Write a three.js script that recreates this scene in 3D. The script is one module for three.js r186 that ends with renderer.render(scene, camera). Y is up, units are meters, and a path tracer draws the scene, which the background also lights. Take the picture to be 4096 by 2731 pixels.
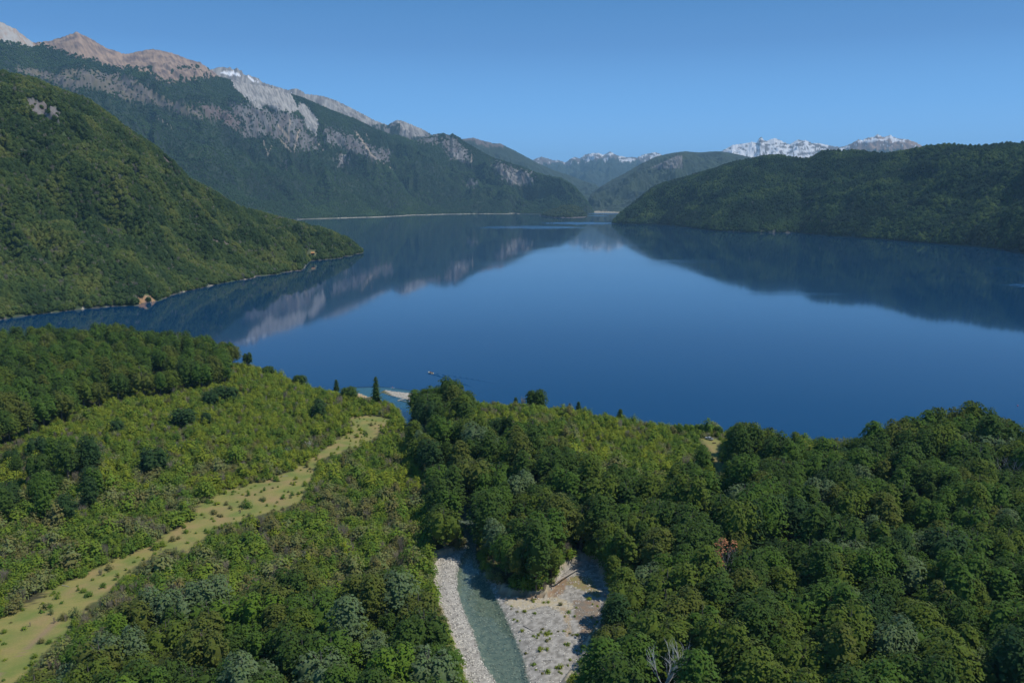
import * as THREE from 'three';
import { MarchingCubes } from 'three/addons/objects/MarchingCubes.js';
import { mergeGeometries } from 'three/addons/utils/BufferGeometryUtils.js';
import { RoundedBoxGeometry } from 'three/addons/geometries/RoundedBoxGeometry.js';
import { createNoise2D, createNoise3D } from 'simplex-noise';

// ---------------------------------------------------------------- camera, sky, sun, exposure
const EYE = 150, PITCH = THREE.MathUtils.degToRad(10.3), F = 3186, CX = 2048, CY = 1365.5;   // photo pixels (4096 x 2731)
const scene = new THREE.Scene();
const camera = new THREE.PerspectiveCamera(THREE.MathUtils.radToDeg(2 * Math.atan(CY / F)), 4096 / 2731, 1, 80000);
camera.position.set(0, EYE, 0);
camera.rotation.x = -PITCH;

const lin = (c) => (c <= 0.04045 ? c / 12.92 : Math.pow((c + 0.055) / 1.055, 2.4));
const S = (r, g, b) => [lin(r / 255), lin(g / 255), lin(b / 255)];
const mixc = (a, b, t) => [a[0] + (b[0] - a[0]) * t, a[1] + (b[1] - a[1]) * t, a[2] + (b[2] - a[2]) * t];
const clamp = (x, a = 0, b = 1) => Math.min(b, Math.max(a, x));
const sstep = (a, b, x) => { const t = clamp((x - a) / (b - a)); return t * t * (3 - 2 * t); };
const lerp = (a, b, t) => a + (b - a) * t;
{
  // clear blue sky: paler towards the horizon, the same all the way round
  const stops = [[-90, [0.10, 0.16, 0.24]], [-3, [0.21, 0.47, 0.82]], [0, [0.31, 0.66, 1.18]], [3, [0.262, 0.60, 1.10]], [6, [0.176, 0.455, 0.90]], [10, [0.106, 0.288, 0.625]], [14, [0.067, 0.218, 0.495]], [30, [0.028, 0.148, 0.375]], [90, [0.02, 0.08, 0.25]]];
  const W = 32, Hh = 1024, data = new Float32Array(W * Hh * 4);
  for (let j = 0; j < Hh; j++) {
    const e = ((j + 0.5) / Hh - 0.5) * 180;
    let k = 0; while (k < stops.length - 2 && e > stops[k + 1][0]) k++;
    const c = mixc(stops[k][1], stops[k + 1][1], clamp((e - stops[k][0]) / (stops[k + 1][0] - stops[k][0])));
    for (let i = 0; i < W; i++) data.set([c[0], c[1], c[2], 1], (j * W + i) * 4);
  }
  const sky = new THREE.DataTexture(data, W, Hh, THREE.RGBAFormat, THREE.FloatType);
  sky.mapping = THREE.EquirectangularReflectionMapping; sky.magFilter = THREE.LinearFilter; sky.needsUpdate = true;
  scene.background = sky; scene.environment = sky;
}
const sunAz = THREE.MathUtils.degToRad(-3), sunEl = THREE.MathUtils.degToRad(58);   // from the right
const sun = new THREE.DirectionalLight(new THREE.Color(1, 0.955, 0.88), 3.0);
sun.position.set(Math.cos(sunEl) * Math.cos(sunAz), Math.sin(sunEl), -Math.cos(sunEl) * Math.sin(sunAz)).multiplyScalar(4000);
sun.target.position.set(0, 0, -400);
sun.position.add(sun.target.position);
sun.castShadow = true; sun.shadow.mapSize.set(4096, 4096);
Object.assign(sun.shadow.camera, { left: -1200, right: 1200, top: 1200, bottom: -1200, near: 10, far: 9000 });
scene.add(sun, sun.target);
const renderer = new THREE.WebGLRenderer({ antialias: true });
renderer.toneMapping = THREE.LinearToneMapping;
renderer.toneMappingExposure = 1.15;
renderer.shadowMap.enabled = true;
scene.fog = new THREE.FogExp2(new THREE.Color(0.44, 0.77, 1.0), 4.0e-5);

// ---------------------------------------------------------------- helpers
function rngOf(seed) { let s = seed | 0; return () => { s = (s + 0x6d2b79f5) | 0; let t = Math.imul(s ^ (s >>> 15), 1 | s); t = (t + Math.imul(t ^ (t >>> 7), 61 | t)) ^ t; return ((t ^ (t >>> 14)) >>> 0) / 4294967296; }; }
const N2 = createNoise2D(rngOf(11)), N2b = createNoise2D(rngOf(12)), N3 = createNoise3D(rngOf(13));
const fbm = (x, y, o = 4) => { let a = 0.5, s = 0; for (let i = 0; i < o; i++) { s += a * N2(x, y); x = x * 2.03 + 17.1; y = y * 2.03 - 9.7; a *= 0.5; } return s; };
const ridged = (x, y, o = 4) => { let a = 0.55, s = 0; for (let i = 0; i < o; i++) { s += a * (1 - Math.abs(N2b(x, y))); x = x * 2.1 + 5.3; y = y * 2.1 + 3.1; a *= 0.5; } return s; };
const cp = Math.cos(PITCH), sp = Math.sin(PITCH);
function ray(px, py) { const x = px - CX, y = CY - py; return [x, y * cp - F * sp, -y * sp - F * cp]; }
function at(px, py, h = 0) { const [x, y, z] = ray(px, py), t = (h - EYE) / y; return [x * t, z * t]; }              // where the sight line of a photo pixel meets the level h
function aim(px, py) { const [x, y, z] = ray(px, py); return [Math.atan2(x, -z), y / Math.hypot(x, z)]; }                // bearing and slope of that line
function proj(x, y, z) { const v = y - EYE, yc = v * cp - z * sp, zc = v * sp + z * cp; return [CX + F * x / -zc, CY - F * yc / -zc]; }
function inPoly(p, x, y) { let c = false; for (let i = 0, j = p.length - 1; i < p.length; j = i++) { const a = p[i], b = p[j]; if ((a[1] > y) !== (b[1] > y) && x < ((b[0] - a[0]) * (y - a[1])) / (b[1] - a[1]) + a[0]) c = !c; } return c; }
function segDist(x, y, a, b) { const dx = b[0] - a[0], dy = b[1] - a[1], t = clamp(((x - a[0]) * dx + (y - a[1]) * dy) / (dx * dx + dy * dy || 1)); return [Math.hypot(x - a[0] - dx * t, y - a[1] - dy * t), t]; }
function polyDist(p, x, y, closed) { let d = 1e9; for (let i = 0; i + 1 < p.length + (closed ? 1 : 0); i++) d = Math.min(d, segDist(x, y, p[i], p[(i + 1) % p.length])[0]); return d; }
function table(pts) { return (x) => { if (x <= pts[0][0]) return pts[0][1]; for (let i = 1; i < pts.length; i++) if (x <= pts[i][0]) return lerp(pts[i - 1][1], pts[i][1], (x - pts[i - 1][0]) / (pts[i][0] - pts[i - 1][0])); return pts[pts.length - 1][1]; }; }
const taken = new Map();
function numbered(name) { const n = taken.get(name) ?? 0; taken.set(name, n + 1); return n ? name + '_' + String(n).padStart(3, '0') : name; }
function tag(o, label, category, group, kind) { if (label) o.userData.label = label; if (category) o.userData.category = category; if (group) o.userData.group = group; if (kind) o.userData.kind = kind; return o; }
function add(o, name) { o.name = numbered(name); scene.add(o); return o; }
function shade(o) { o.traverse((m) => { if (m.isMesh) { m.castShadow = true; m.receiveShadow = true; } }); return o; }
function part(parent, name, geo, mat) { const m = new THREE.Mesh(geo, mat); m.name = name; m.castShadow = m.receiveShadow = true; parent.add(m); return m; }
const leafMat = (c) => new THREE.MeshPhysicalMaterial({ color: new THREE.Color().setRGB(...c), roughness: 1, specularIntensity: 0.2, transmission: 0.16, thickness: 0, vertexColors: true, side: THREE.DoubleSide });
const mat = (c, roughness = 0.9, extra = {}) => new THREE.MeshStandardMaterial({ color: new THREE.Color().setRGB(...c), roughness, ...extra });
function geoOf(pos, nor, col, idx, uv) { const g = new THREE.BufferGeometry(); g.setAttribute('position', new THREE.Float32BufferAttribute(pos, 3)); if (col) g.setAttribute('color', new THREE.Float32BufferAttribute(col, 3)); if (uv) g.setAttribute('uv', new THREE.Float32BufferAttribute(uv, 2)); if (idx) g.setIndex(idx); if (nor) g.setAttribute('normal', new THREE.Float32BufferAttribute(nor, 3)); else g.computeVertexNormals(); return g; }

// fine grain for bare ground and rock (tiles; multiplies the vertex colour)
function grainTexture(seed, size, amount, coarse) {
  const n = createNoise2D(rngOf(seed)), r = rngOf(seed + 5), data = new Uint8Array(size * size * 4), two = Math.PI * 2;
  const wrap = createNoise3D(rngOf(seed + 9));
  for (let j = 0; j < size; j++) for (let i = 0; i < size; i++) {
    const a = (i / size) * two, b = j / size, ca = Math.cos(a), sa = Math.sin(a);
    const w = (k) => lerp(wrap(ca * k, sa * k, b * k * 6), wrap(ca * k, sa * k, (b - 1) * k * 6), b);
    const v = 1 - amount + amount * clamp(0.5 + 0.35 * w(coarse) + 0.25 * w(coarse * 3.3) + 0.5 * (r() - 0.5), 0, 1) * 1.0;
    const o = (j * size + i) * 4; data[o] = data[o + 1] = data[o + 2] = clamp(v) * 255; data[o + 3] = 255;
  }
  const t = new THREE.DataTexture(data, size, size); t.wrapS = t.wrapT = THREE.RepeatWrapping; t.magFilter = THREE.LinearFilter; t.needsUpdate = true; return t;
}
const grain = grainTexture(31, 256, 0.27, 1.6);
const terrainMat = new THREE.MeshStandardMaterial({ vertexColors: true, roughness: 0.95, map: grain });

// ---------------------------------------------------------------- hills and mountains
// A slope runs from a foot line (on the lake, or hidden) to a crest line, then down the far side.
const C = {
  forest: S(58, 74, 50), forestDark: S(40, 56, 46), forestLight: S(92, 112, 56), scrub: S(122, 112, 86), tan: S(180, 152, 128), tan2: S(122, 103, 95), grey: S(190, 184, 174), grey2: S(134, 130, 127), mauve: S(120, 110, 106), snow: [1, 1, 1], sand: S(184, 174, 150), soil: S(176, 132, 84),
};
function slope(name, o) {
  const cr = o.crest.map(([x, y]) => aim(x, y)), crestAt = table(cr), t0 = cr[0][0], t1 = cr[cr.length - 1][0];
  const Rc = table(o.far.map(([x, r]) => [aim(x, 700)[0], r]));
  const Rb = o.foot ? table(o.foot.map(([x, y]) => { const [X, Z] = at(x, y, 0); return [Math.atan2(X, -Z), Math.hypot(X, Z)]; })) : table(o.footR.map(([x, r]) => [aim(x, 700)[0], r]));
  const { cols, rows } = o, back = 8, total = rows + back, pos = [], uv = [], idx = [], info = [];
  const h0 = o.footH ?? -4, canopy = o.canopy ?? 0;
  for (let i = 0; i < cols; i++) {
    const th = lerp(t0, t1, i / (cols - 1)), sl = crestAt(th), rb = Rb(th), rc = Math.max(Rc(th), rb + 4);
    const hc = Math.max(h0 + 2, EYE + rc * sl - canopy);
    for (let j = 0; j < total; j++) {
      let R, h, v;
      const sx = Math.sin(th), sz = -Math.cos(th);
      if (j < rows) {
        v = j / (rows - 1); R = lerp(rb, rc, v);
        const x = sx * R, z = sz * R, env = Math.pow(Math.sin(Math.PI * clamp(v)), o.soft ?? 0.7) * Math.min(1, hc / 60);
        const along = th * (rb + rc) / 2;
        const gully = ridged((along + v * (o.shear ?? 0) + fbm(x / o.wave, z / o.wave, 3) * o.wave * 0.5) / o.wave, v * o.run, 4) - 0.62;
        h = h0 + (hc - h0) * Math.pow(v, o.power) + env * (gully * o.amp + fbm(x / (o.wave * 0.7), z / (o.wave * 0.7), 5) * o.amp * 0.9);
        const rough = o.rough ? o.rough(x, z, v) : 0; h += rough * env;
        const cap = EYE + R * sl - canopy - (rc - R) * 0.03;
        if (h > cap) h = cap - 0.15 * Math.min(h - cap, 40);
        if (v > 0.9 && o.jag) h += (fbm(th * o.jag[1], 3.7, 4)) * o.jag[0] * sstep(0.9, 1, v);
        h = Math.max(h, v === 0 ? h0 : h0 + 0.5 + v * 3);
      } else { const k = (j - rows + 1) / back; v = 1 + k; R = rc + k * (hc * 1.6 + 200); h = Math.max(hc * (1 - 0.9 * k) + (o.jag ? fbm(th * o.jag[1], 3.7, 4) * o.jag[0] * (1 - k) : 0), h0 - 20); }
      pos.push(sx * R, h, sz * R); uv.push(sx * R / o.grain, (sz * R + h * 0.8) / o.grain);
      info.push(v);
    }
  }
  for (let i = 0; i < cols - 1; i++) for (let j = 0; j < total - 1; j++) { const a = i * total + j, b = a + total; idx.push(a, b, a + 1, b, b + 1, a + 1); }
  const col = new Float32Array(pos.length), wood = new Float32Array(info.length);
  for (let k = 0; k < info.length; k++) {
    const x = pos[3 * k], y = pos[3 * k + 1], z = pos[3 * k + 2], [px, py] = proj(x, y + (info[k] > 0.98 ? -2 : 0), z);
    const r = o.paint(px, py, x, y, z, info[k]);
    col.set(r.c, 3 * k); wood[k] = r.wood ?? 0;
  }
  const m = new THREE.Mesh(geoOf(pos, null, col, idx, uv), terrainMat);
  m.castShadow = m.receiveShadow = true;
  tag(add(m, name), o.label, o.category, null, 'structure');
  // a point on the slope: u along, v up
  const sample = (u, v) => {
    const fi = u * (cols - 1), fj = v * (rows - 1), i = Math.min(cols - 2, fi | 0), j = Math.min(rows - 2, fj | 0), a = fi - i, b = fj - j;
    const g = (q) => { const k = (i + q[0]) * total + j + q[1]; return k; }, ks = [g([0, 0]), g([1, 0]), g([0, 1]), g([1, 1])], w = [(1 - a) * (1 - b), a * (1 - b), (1 - a) * b, a * b];
    let x = 0, y = 0, z = 0, d = 0; for (let q = 0; q < 4; q++) { x += w[q] * pos[3 * ks[q]]; y += w[q] * pos[3 * ks[q] + 1]; z += w[q] * pos[3 * ks[q] + 2]; d += w[q] * wood[ks[q]]; }
    return { x, y, z, wood: d };
  };
  const width = (u) => { const th = lerp(t0, t1, u); return [Rb(th), Math.max(Rc(th), Rb(th) + 4)]; };
  return { sample, width, mesh: m };
}
const streak = (lines) => (px, py) => { for (const [x0, y0, x1, y1, w] of lines) { const [d, t] = segDist(px, py, [x0, y0], [x1, y1]); if (d < w * (0.6 + 0.6 * N2(px / 14, py / 9))) return true; } return false; };

// --- the long mountain across the lake
const rockTop = [[-300, 150], [0, 167], [60, 172], [125, 193], [167, 182], [238, 200], [310, 226], [370, 237], [420, 262], [446, 258], [480, 275], [540, 272], [600, 292], [650, 322], [700, 330], [760, 318], [830, 313], [885, 312], [900, -200], [-300, -200]];
const scrubs = [[[218, 287], [331, 270], [435, 300], [470, 290], [540, 322], [653, 392], [766, 427], [871, 488], [784, 470], [610, 418], [488, 392], [366, 348], [287, 331]], [[30, 268], [150, 276], [250, 306], [330, 352], [300, 362], [200, 330], [100, 300]]];
const greyWall = [[[919, 313], [979, 325], [1045, 337], [1108, 355], [1166, 374], [1186, 422], [1191, 445], [1154, 457], [1148, 445], [1108, 439], [1074, 422], [1051, 428], [1048, 445], [1011, 422], [988, 399], [959, 373], [933, 350]], [[1194, 416], [1206, 409], [1240, 437], [1260, 465], [1274, 480], [1266, 550], [1246, 526], [1226, 508], [1214, 474], [1191, 446]]];
const broken = [[[907, 405], [1051, 434], [1137, 451], [1217, 480], [1223, 523], [1260, 554], [1289, 600], [1177, 603], [1120, 560], [1074, 537], [993, 551], [959, 537], [979, 502], [970, 474], [930, 439]], [[1290, 500], [1380, 530], [1500, 590], [1540, 650], [1480, 640], [1400, 600], [1300, 570]], [[1634, 549], [1700, 537], [1768, 531], [1750, 578], [1690, 578]], [[1765, 560], [1806, 543], [1850, 580], [1890, 645], [1850, 655], [1790, 625]], [[1960, 640], [2055, 668], [2130, 690], [2140, 730], [2080, 745], [2035, 735], [1990, 690]], [[1512, 593], [1557, 593], [1560, 655], [1530, 640]], [[1860, 715], [1910, 715], [1900, 748], [1865, 745]], [[1340, 615], [1395, 620], [1385, 665], [1355, 668]], [[1130, 640], [1160, 645], [1150, 675], [1135, 672]]];
const pale = [[[2020, 690], [2055, 685], [2075, 705], [2070, 738], [2035, 728]], [[1352, 616], [1388, 620], [1372, 645], [1360, 640]], [[1795, 620], [1860, 600], [1868, 640], [1840, 640]]];
const mauves = [[[774, 411], [850, 425], [907, 439], [962, 485], [950, 525], [922, 514], [850, 465]], [[907, 405], [925, 420], [962, 470], [965, 478], [945, 465]]];
const chute = streak([[1051, 560, 1071, 623, 3.5], [1085, 586, 1071, 623, 3], [1160, 480, 1151, 560, 4], [1197, 520, 1174, 606, 5], [1120, 560, 1163, 606, 6], [1421, 525, 1490, 623, 6], [1461, 531, 1481, 571, 2.5], [1266, 566, 1295, 603, 5], [1114, 503, 1154, 554, 6], [622, 463, 690, 512, 2.2], [1490, 623, 1590, 690, 2], [1885, 600, 1888, 670, 2]]);
const M = slope('mountain', {
  label: 'long mountain with bare tan peaks, grey cliff and forest above the far shore', category: 'mountain',
  crest: [[-420, 20], [-200, 60], [0, 84], [60, 110], [75, 125], [130, 165], [190, 160], [260, 140], [305, 122], [360, 150], [430, 190], [500, 213], [560, 200], [610, 192], [680, 205], [750, 232], [800, 246], [850, 282], [880, 303], [919, 313], [990, 332], [1045, 338], [1100, 350], [1150, 370], [1190, 380], [1230, 395], [1290, 420], [1350, 445], [1420, 470], [1480, 500], [1550, 530], [1620, 545], [1660, 560], [1700, 545], [1740, 532], [1775, 529], [1797, 538], [1810, 529], [1835, 545], [1860, 565], [1900, 585], [1960, 620], [2050, 650], [2100, 670], [2150, 690], [2200, 700], [2250, 710], [2300, 745], [2340, 790], [2368, 830], [2378, 848]],
  far: [[-420, 6800], [300, 7500], [900, 8000], [1100, 8000], [1800, 8600], [2200, 8300], [2378, 7700]],
  foot: [[-420, 940], [400, 920], [900, 892], [1213, 877], [1519, 868], [1774, 857], [2074, 856], [2157, 857], [2260, 858], [2350, 855], [2378, 852]],
  cols: 1000, rows: 250, soft: 1.0, power: 1.14, amp: 270, wave: 1150, run: 0.9, shear: 1300, grain: 260, canopy: 8, jag: [8, 170],
  rough: (x, z, v) => 9 * N2(x / 70, z / 70) + 3 * N2(x / 17, z / 17) + 85 * (ridged((x * 0.92 + z * 0.4) / 420, (z - x * 0.4) / 1500, 3) - 0.6),
  paint(px, py, x, y, z, v) {
    const n = fbm(x / 420, z / 420, 4), n2 = fbm(x / 90, (z + y) / 90, 3), jx = px + 16 * N2(px / 22, py / 15) + 6 * N2(px / 7, py / 6), jy = py + 12 * N2b(px / 18, py / 14) + 5 * N2b(px / 6, py / 6);
    if (y < 2 + 1.5 * n2 && px > 1190 && px < 2080) return { c: C.sand, wood: 0 };
    let c = mixc(C.forestDark, C.forest, clamp(0.5 + n * 1.2)), wood = 1;
    
    if (inPoly(rockTop, jx, jy) && !(n2 > 0.34 && py > 262)) {
      const g = clamp(0.4 + 1.1 * fbm(x / 130, z / 130, 4) + 0.9 * fbm((px * 0.9 - py * 0.5) / 13, (px * 0.5 + py * 0.9) / 70, 3) + (px < 130 ? 0.35 : 0));
      return { c: mixc(C.tan, px < 130 ? C.grey : C.tan2, g), wood: 0 };
    }
    for (const p of scrubs) if (inPoly(p, jx, jy)) { c = mixc(C.scrub, C.mauve, clamp(0.5 + n2)); wood = 0.12; }
    for (const p of greyWall) if (inPoly(p, px + 4 * N2(px / 9, py / 9), py + 6 * N2b(px / 9, py / 9))) return { c: mixc(C.grey, C.grey2, clamp(0.35 + 1.5 * fbm((px * 0.9 - py * 0.4) / 9, (px * 0.4 + py * 0.9) / 55, 4))), wood: 0 };
    if (chute(px, py)) return { c: mixc(C.sand, C.tan, 0.5), wood: 0 };
    for (const p of pale) if (inPoly(p, jx, jy) && n2 > -0.25) return { c: mixc(C.grey, C.mauve, clamp(0.4 + n2)), wood: 0 };
    for (const p of mauves) if (inPoly(p, jx, jy)) return { c: mixc(C.mauve, C.tan2, clamp(0.5 + n2 * 1.6)), wood: 0.1 };
    for (const p of broken) if (inPoly(p, jx, jy) && ridged((px * 0.9 - py * 0.42) / 15, (px * 0.42 + py * 0.9) / 60, 3) < 0.78) { return { c: mixc(C.mauve, C.grey2, clamp(0.5 + n2 * 1.5)), wood: 0.08 }; }
    if (v > 0.5 && ridged(px / 30, py / 40, 3) > 0.98) return { c: mixc(C.mauve, C.forest, 0.4), wood: 0.3 };
    return { c, wood };
  },
});
// --- rock ridge behind it, with the last snow
const snowBits = [[[878, 291], [905, 284], [925, 290], [945, 292], [968, 299], [958, 306], [935, 299], [918, 303], [900, 298]], [[912, 284], [925, 283], [960, 296], [950, 300]], [[985, 304], [995, 303], [1024, 328], [1012, 326]], [[1026, 317], [1038, 328], [1032, 330]], [[1160, 364], [1168, 374], [1163, 373]], [[617, 194], [632, 196], [636, 200], [620, 199]]];
slope('rock_ridge', {
  label: 'grey rock ridge with small snow patches behind the forested mountain shoulder', category: 'ridge',
  crest: [[700, 340], [780, 300], [850, 275], [870, 270], [890, 267], [910, 270], [918, 267], [927, 276], [935, 279], [943, 271], [950, 272], [958, 282], [965, 279], [973, 298], [985, 302], [992, 299], [1008, 306], [1030, 311], [1050, 330], [1100, 345], [1150, 360], [1180, 353], [1200, 360], [1220, 375], [1290, 384], [1340, 400], [1400, 430], [1450, 455], [1500, 482], [1550, 500], [1570, 488], [1590, 479], [1610, 483], [1650, 500], [1690, 517], [1740, 545], [1800, 590]],
  far: [[700, 9300], [1300, 9800], [1800, 10200]], footR: [[700, 8000], [1800, 8900]], footH: 200,
  cols: 420, rows: 90, power: 1.0, amp: 110, wave: 500, run: 1.6, grain: 240, jag: [14, 900], rough: (x, z) => 16 * N2(x / 70, z / 70) + 7 * N2(x / 22, z / 22),
  paint(px, py, x, y, z) {
    const n2 = fbm(x / 90, (z + y) / 60, 4);
    for (const p of snowBits) if (inPoly(p, px + 3 * N2(px / 5, py / 5), py + 2 * N2b(px / 5, py / 5))) return { c: C.snow };
    if (px > 1440 && py > 500 - (px - 1440) * 0.05 && n2 > -0.2 && !(px > 1600 && px < 1700 && py < 545)) return { c: C.forestDark };
    return { c: mixc(mixc(C.grey2, C.mauve, 0.4), C.grey, clamp(0.35 + 1.3 * n2)) };
  },
});
// --- ridge beyond the headland
slope('far_ridge', {
  label: 'blue hazy wooded ridge with a bald top beyond the headland', category: 'ridge',
  crest: [[1600, 600], [1780, 565], [1857, 555], [1895, 551], [1930, 562], [1978, 574], [2000, 573], [2055, 600], [2144, 648], [2220, 683], [2284, 702], [2322, 718], [2386, 738], [2420, 770], [2450, 800]],
  far: [[1600, 11800], [2220, 12500], [2450, 12600]], footR: [[1600, 9200], [2450, 10500]], footH: 0,
  cols: 320, rows: 90, power: 1.05, amp: 150, wave: 1100, run: 1.4, grain: 300, jag: [10, 500], rough: (x, z) => 12 * N2(x / 60, z / 60),
  paint(px, py, x, y, z) {
    const n2 = fbm(x / 140, (z + y) / 140, 4);
    if (py < 585 + 14 * n2 && px > 1820 && px < 2070 && py < 560 + (px - 1850) * 0.17 + 22 * n2) return { c: mixc(C.tan2, C.mauve, 0.5) };
    return { c: mixc(C.forestDark, ridged(px / 40, py / 40, 3) > 0.92 ? C.mauve : C.forest, 0.45 + n2 * 0.5), wood: 1 };
  },
});
// --- distant snowy massif in the gap
const snowOn = (px, py, line, amount) => py < line && fbm(px / 42, py / 17, 3) + 0.1 * N2(px / 7, py / 5) > amount;
slope('snowy_mountain', {
  label: 'distant snow-streaked massif closing the valley beyond the lake narrows', category: 'mountain',
  crest: [[1950, 700], [2080, 660], [2144, 634], [2165, 627], [2190, 633], [2215, 641], [2235, 640], [2262, 650], [2285, 633], [2300, 628], [2320, 634], [2340, 618], [2370, 612], [2395, 611], [2412, 619], [2425, 615], [2440, 605], [2452, 612], [2465, 620], [2510, 630], [2530, 627], [2548, 630], [2580, 616], [2600, 613], [2620, 608], [2645, 617], [2700, 640], [2800, 690]],
  far: [[1950, 22000], [2800, 23000]], footR: [[1950, 15500], [2800, 16500]], footH: 0,
  cols: 460, rows: 100, power: 1.0, amp: 330, wave: 1900, run: 1.5, grain: 500, jag: [24, 800], rough: (x, z) => 22 * N2(x / 160, z / 160),
  paint(px, py, x, y, z) {
    const n2 = fbm(x / 500, (z + y) / 500, 4), tree = 654 - 20 * Math.exp(-(((px - 2430) / 120) ** 2)) + 26 * fbm(px / 40, 2.2, 3);
    if (py > tree) return { c: mixc(C.forestDark, C.forest, clamp(0.4 + n2)) };
    if (px > 2330 && px < 2660 && snowOn(px, py, 656, 0.08) || snowOn(px, py, 660, 0.3)) return { c: C.snow };
    return { c: mixc(C.grey2, C.tan2, clamp(0.5 + n2)) };
  },
});
// --- wooded hill right of the narrows
slope('wooded_hill', {
  label: 'wooded hill with a small cliff rising right of the lake narrows', category: 'hill',
  crest: [[2300, 840], [2350, 800], [2365, 772], [2400, 745], [2450, 715], [2500, 690], [2560, 655], [2620, 625], [2680, 610], [2740, 602], [2800, 607], [2860, 602], [2900, 604], [2950, 614], [3000, 625], [3100, 650], [3200, 680]],
  far: [[2300, 9000], [2400, 9600], [2740, 10400], [3200, 10400]], foot: [[2300, 849], [2400, 850], [2500, 851], [2700, 852], [3200, 850]],
  cols: 420, rows: 130, power: 0.95, amp: 150, wave: 900, run: 1.3, grain: 280, canopy: 8, jag: [8, 400], rough: (x, z) => 11 * N2(x / 50, z / 50),
  paint(px, py, x, y, z, v) {
    const n = fbm(x / 380, z / 380, 4), n2 = fbm(x / 90, (z + y) / 90, 3);
    if (y < 9) return { c: C.sand };
    if (px > 2390 && px < 2440 && py > 840 && py < 850 && n2 > -0.1) return { c: C.scrub };
    if (px > 2600 && px < 2730 && py > 622 && py < 672 && ridged(px / 12, py / 40, 3) < 0.72 && py > 690 - (px - 2560) * 0.45) return { c: mixc(C.mauve, C.grey2, 0.5 + n2) };
    if (px > 2490 && px < 2580 && py > 760 && py < 830 && ridged((px + py) / 12, py / 40, 3) > 0.95) return { c: C.mauve, wood: 0.2 };
    return { c: mixc(C.forestDark, C.forest, clamp(0.5 + n * 1.2)), wood: 1 };
  },
});
// --- snow range on the right
slope('snowy_range', {
  label: 'jagged snow-covered range showing above the wooded ridge', category: 'mountain',
  crest: [[2780, 680], [2893, 601], [2915, 590], [2932, 579], [2960, 576], [3000, 570], [3008, 566], [3027, 572], [3036, 556], [3046, 546], [3056, 560], [3066, 564], [3097, 552], [3110, 556], [3129, 565], [3161, 577], [3180, 566], [3193, 558], [3210, 562], [3225, 561], [3250, 572], [3276, 573], [3321, 582], [3360, 588], [3384, 584], [3410, 572], [3435, 558], [3450, 560], [3474, 550], [3495, 548], [3512, 536], [3525, 545], [3538, 548], [3563, 540], [3575, 547], [3589, 553], [3620, 556], [3640, 560], [3659, 566], [3678, 577], [3748, 610], [3850, 660]],
  far: [[2780, 17500], [3850, 18500]], footR: [[2780, 12500], [3850, 13500]], footH: 0,
  cols: 620, rows: 110, power: 1.0, amp: 330, wave: 1500, run: 1.7, grain: 500, jag: [20, 900], rough: (x, z) => 20 * N2(x / 150, z / 150),
  paint(px, py, x, y, z) {
    const n2 = fbm(x / 400, (z + y) / 400, 4);
    if (py > (px > 3270 ? 604 + 8 * N2(px / 30, 1) - (px > 3380 && px < 3600 ? 4 : 0) : 660)) return { c: mixc(C.forestDark, C.forest, 0.3 + n2) };
    if (px < 3400) { const w = -0.26 + (px > 3120 ? 0.2 : 0) + (px > 3270 ? 0.2 : 0) + (Math.abs(px - 3045 - (py - 560) * 0.25) < 20 ? 0.3 : 0); if (snowOn(px, py, 640, w)) return { c: C.snow }; return { c: mixc(C.grey2, C.mauve, 0.5 + n2) }; }
    if (snowOn(px, py, 566 + 8 * n2, 0.05) || snowOn(px, py, 590, 0.42)) return { c: C.snow };
    return { c: mixc(C.tan, C.tan2, clamp(0.5 + 1.4 * n2)) };
  },
});
// --- wooded ridge along the right shore
const Hr = slope('wooded_ridge', {
  label: 'dark wooded ridge along the right-hand lake shore', category: 'hill',
  crest: [[2445, 893], [2452, 872], [2480, 845], [2520, 815], [2560, 785], [2600, 748], [2638, 728], [2728, 706], [2810, 680], [2868, 665], [2932, 639], [3015, 623], [3059, 614], [3110, 612], [3174, 620], [3238, 626], [3289, 598], [3321, 588], [3365, 591], [3423, 590], [3506, 601], [3569, 603], [3633, 591], [3697, 575], [3786, 568], [3914, 572], [3933, 567], [4003, 561], [4096, 561], [4400, 548], [4800, 520]],
  far: [[2445, 4620], [2600, 5000], [3000, 4750], [3300, 4350], [3800, 3750], [4400, 3300], [4800, 3200]],
  foot: [[2445, 894], [2488, 896], [2641, 899], [2728, 907], [2855, 923], [2983, 929], [3200, 932], [3302, 942], [3493, 955], [3684, 971], [3876, 984], [4003, 996], [4096, 1015], [4400, 1060], [4800, 1110]],
  cols: 420, rows: 120, power: 0.8, amp: 75, wave: 520, run: 1.0, grain: 120, canopy: 17,
  paint(px, py, x, y, z, v) {
    const n = fbm(x / 300, z / 300, 4);
    if (px > 2890 && px < 3160 && y < 14 && fbm(x / 30, z / 30, 2) > 0.05) return { c: mixc(C.mauve, C.scrub, 0.4), wood: 0.5 };
    return { c: mixc(C.forestDark, C.forest, clamp(0.3 + n)), wood: 1 };
  },
});
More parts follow.
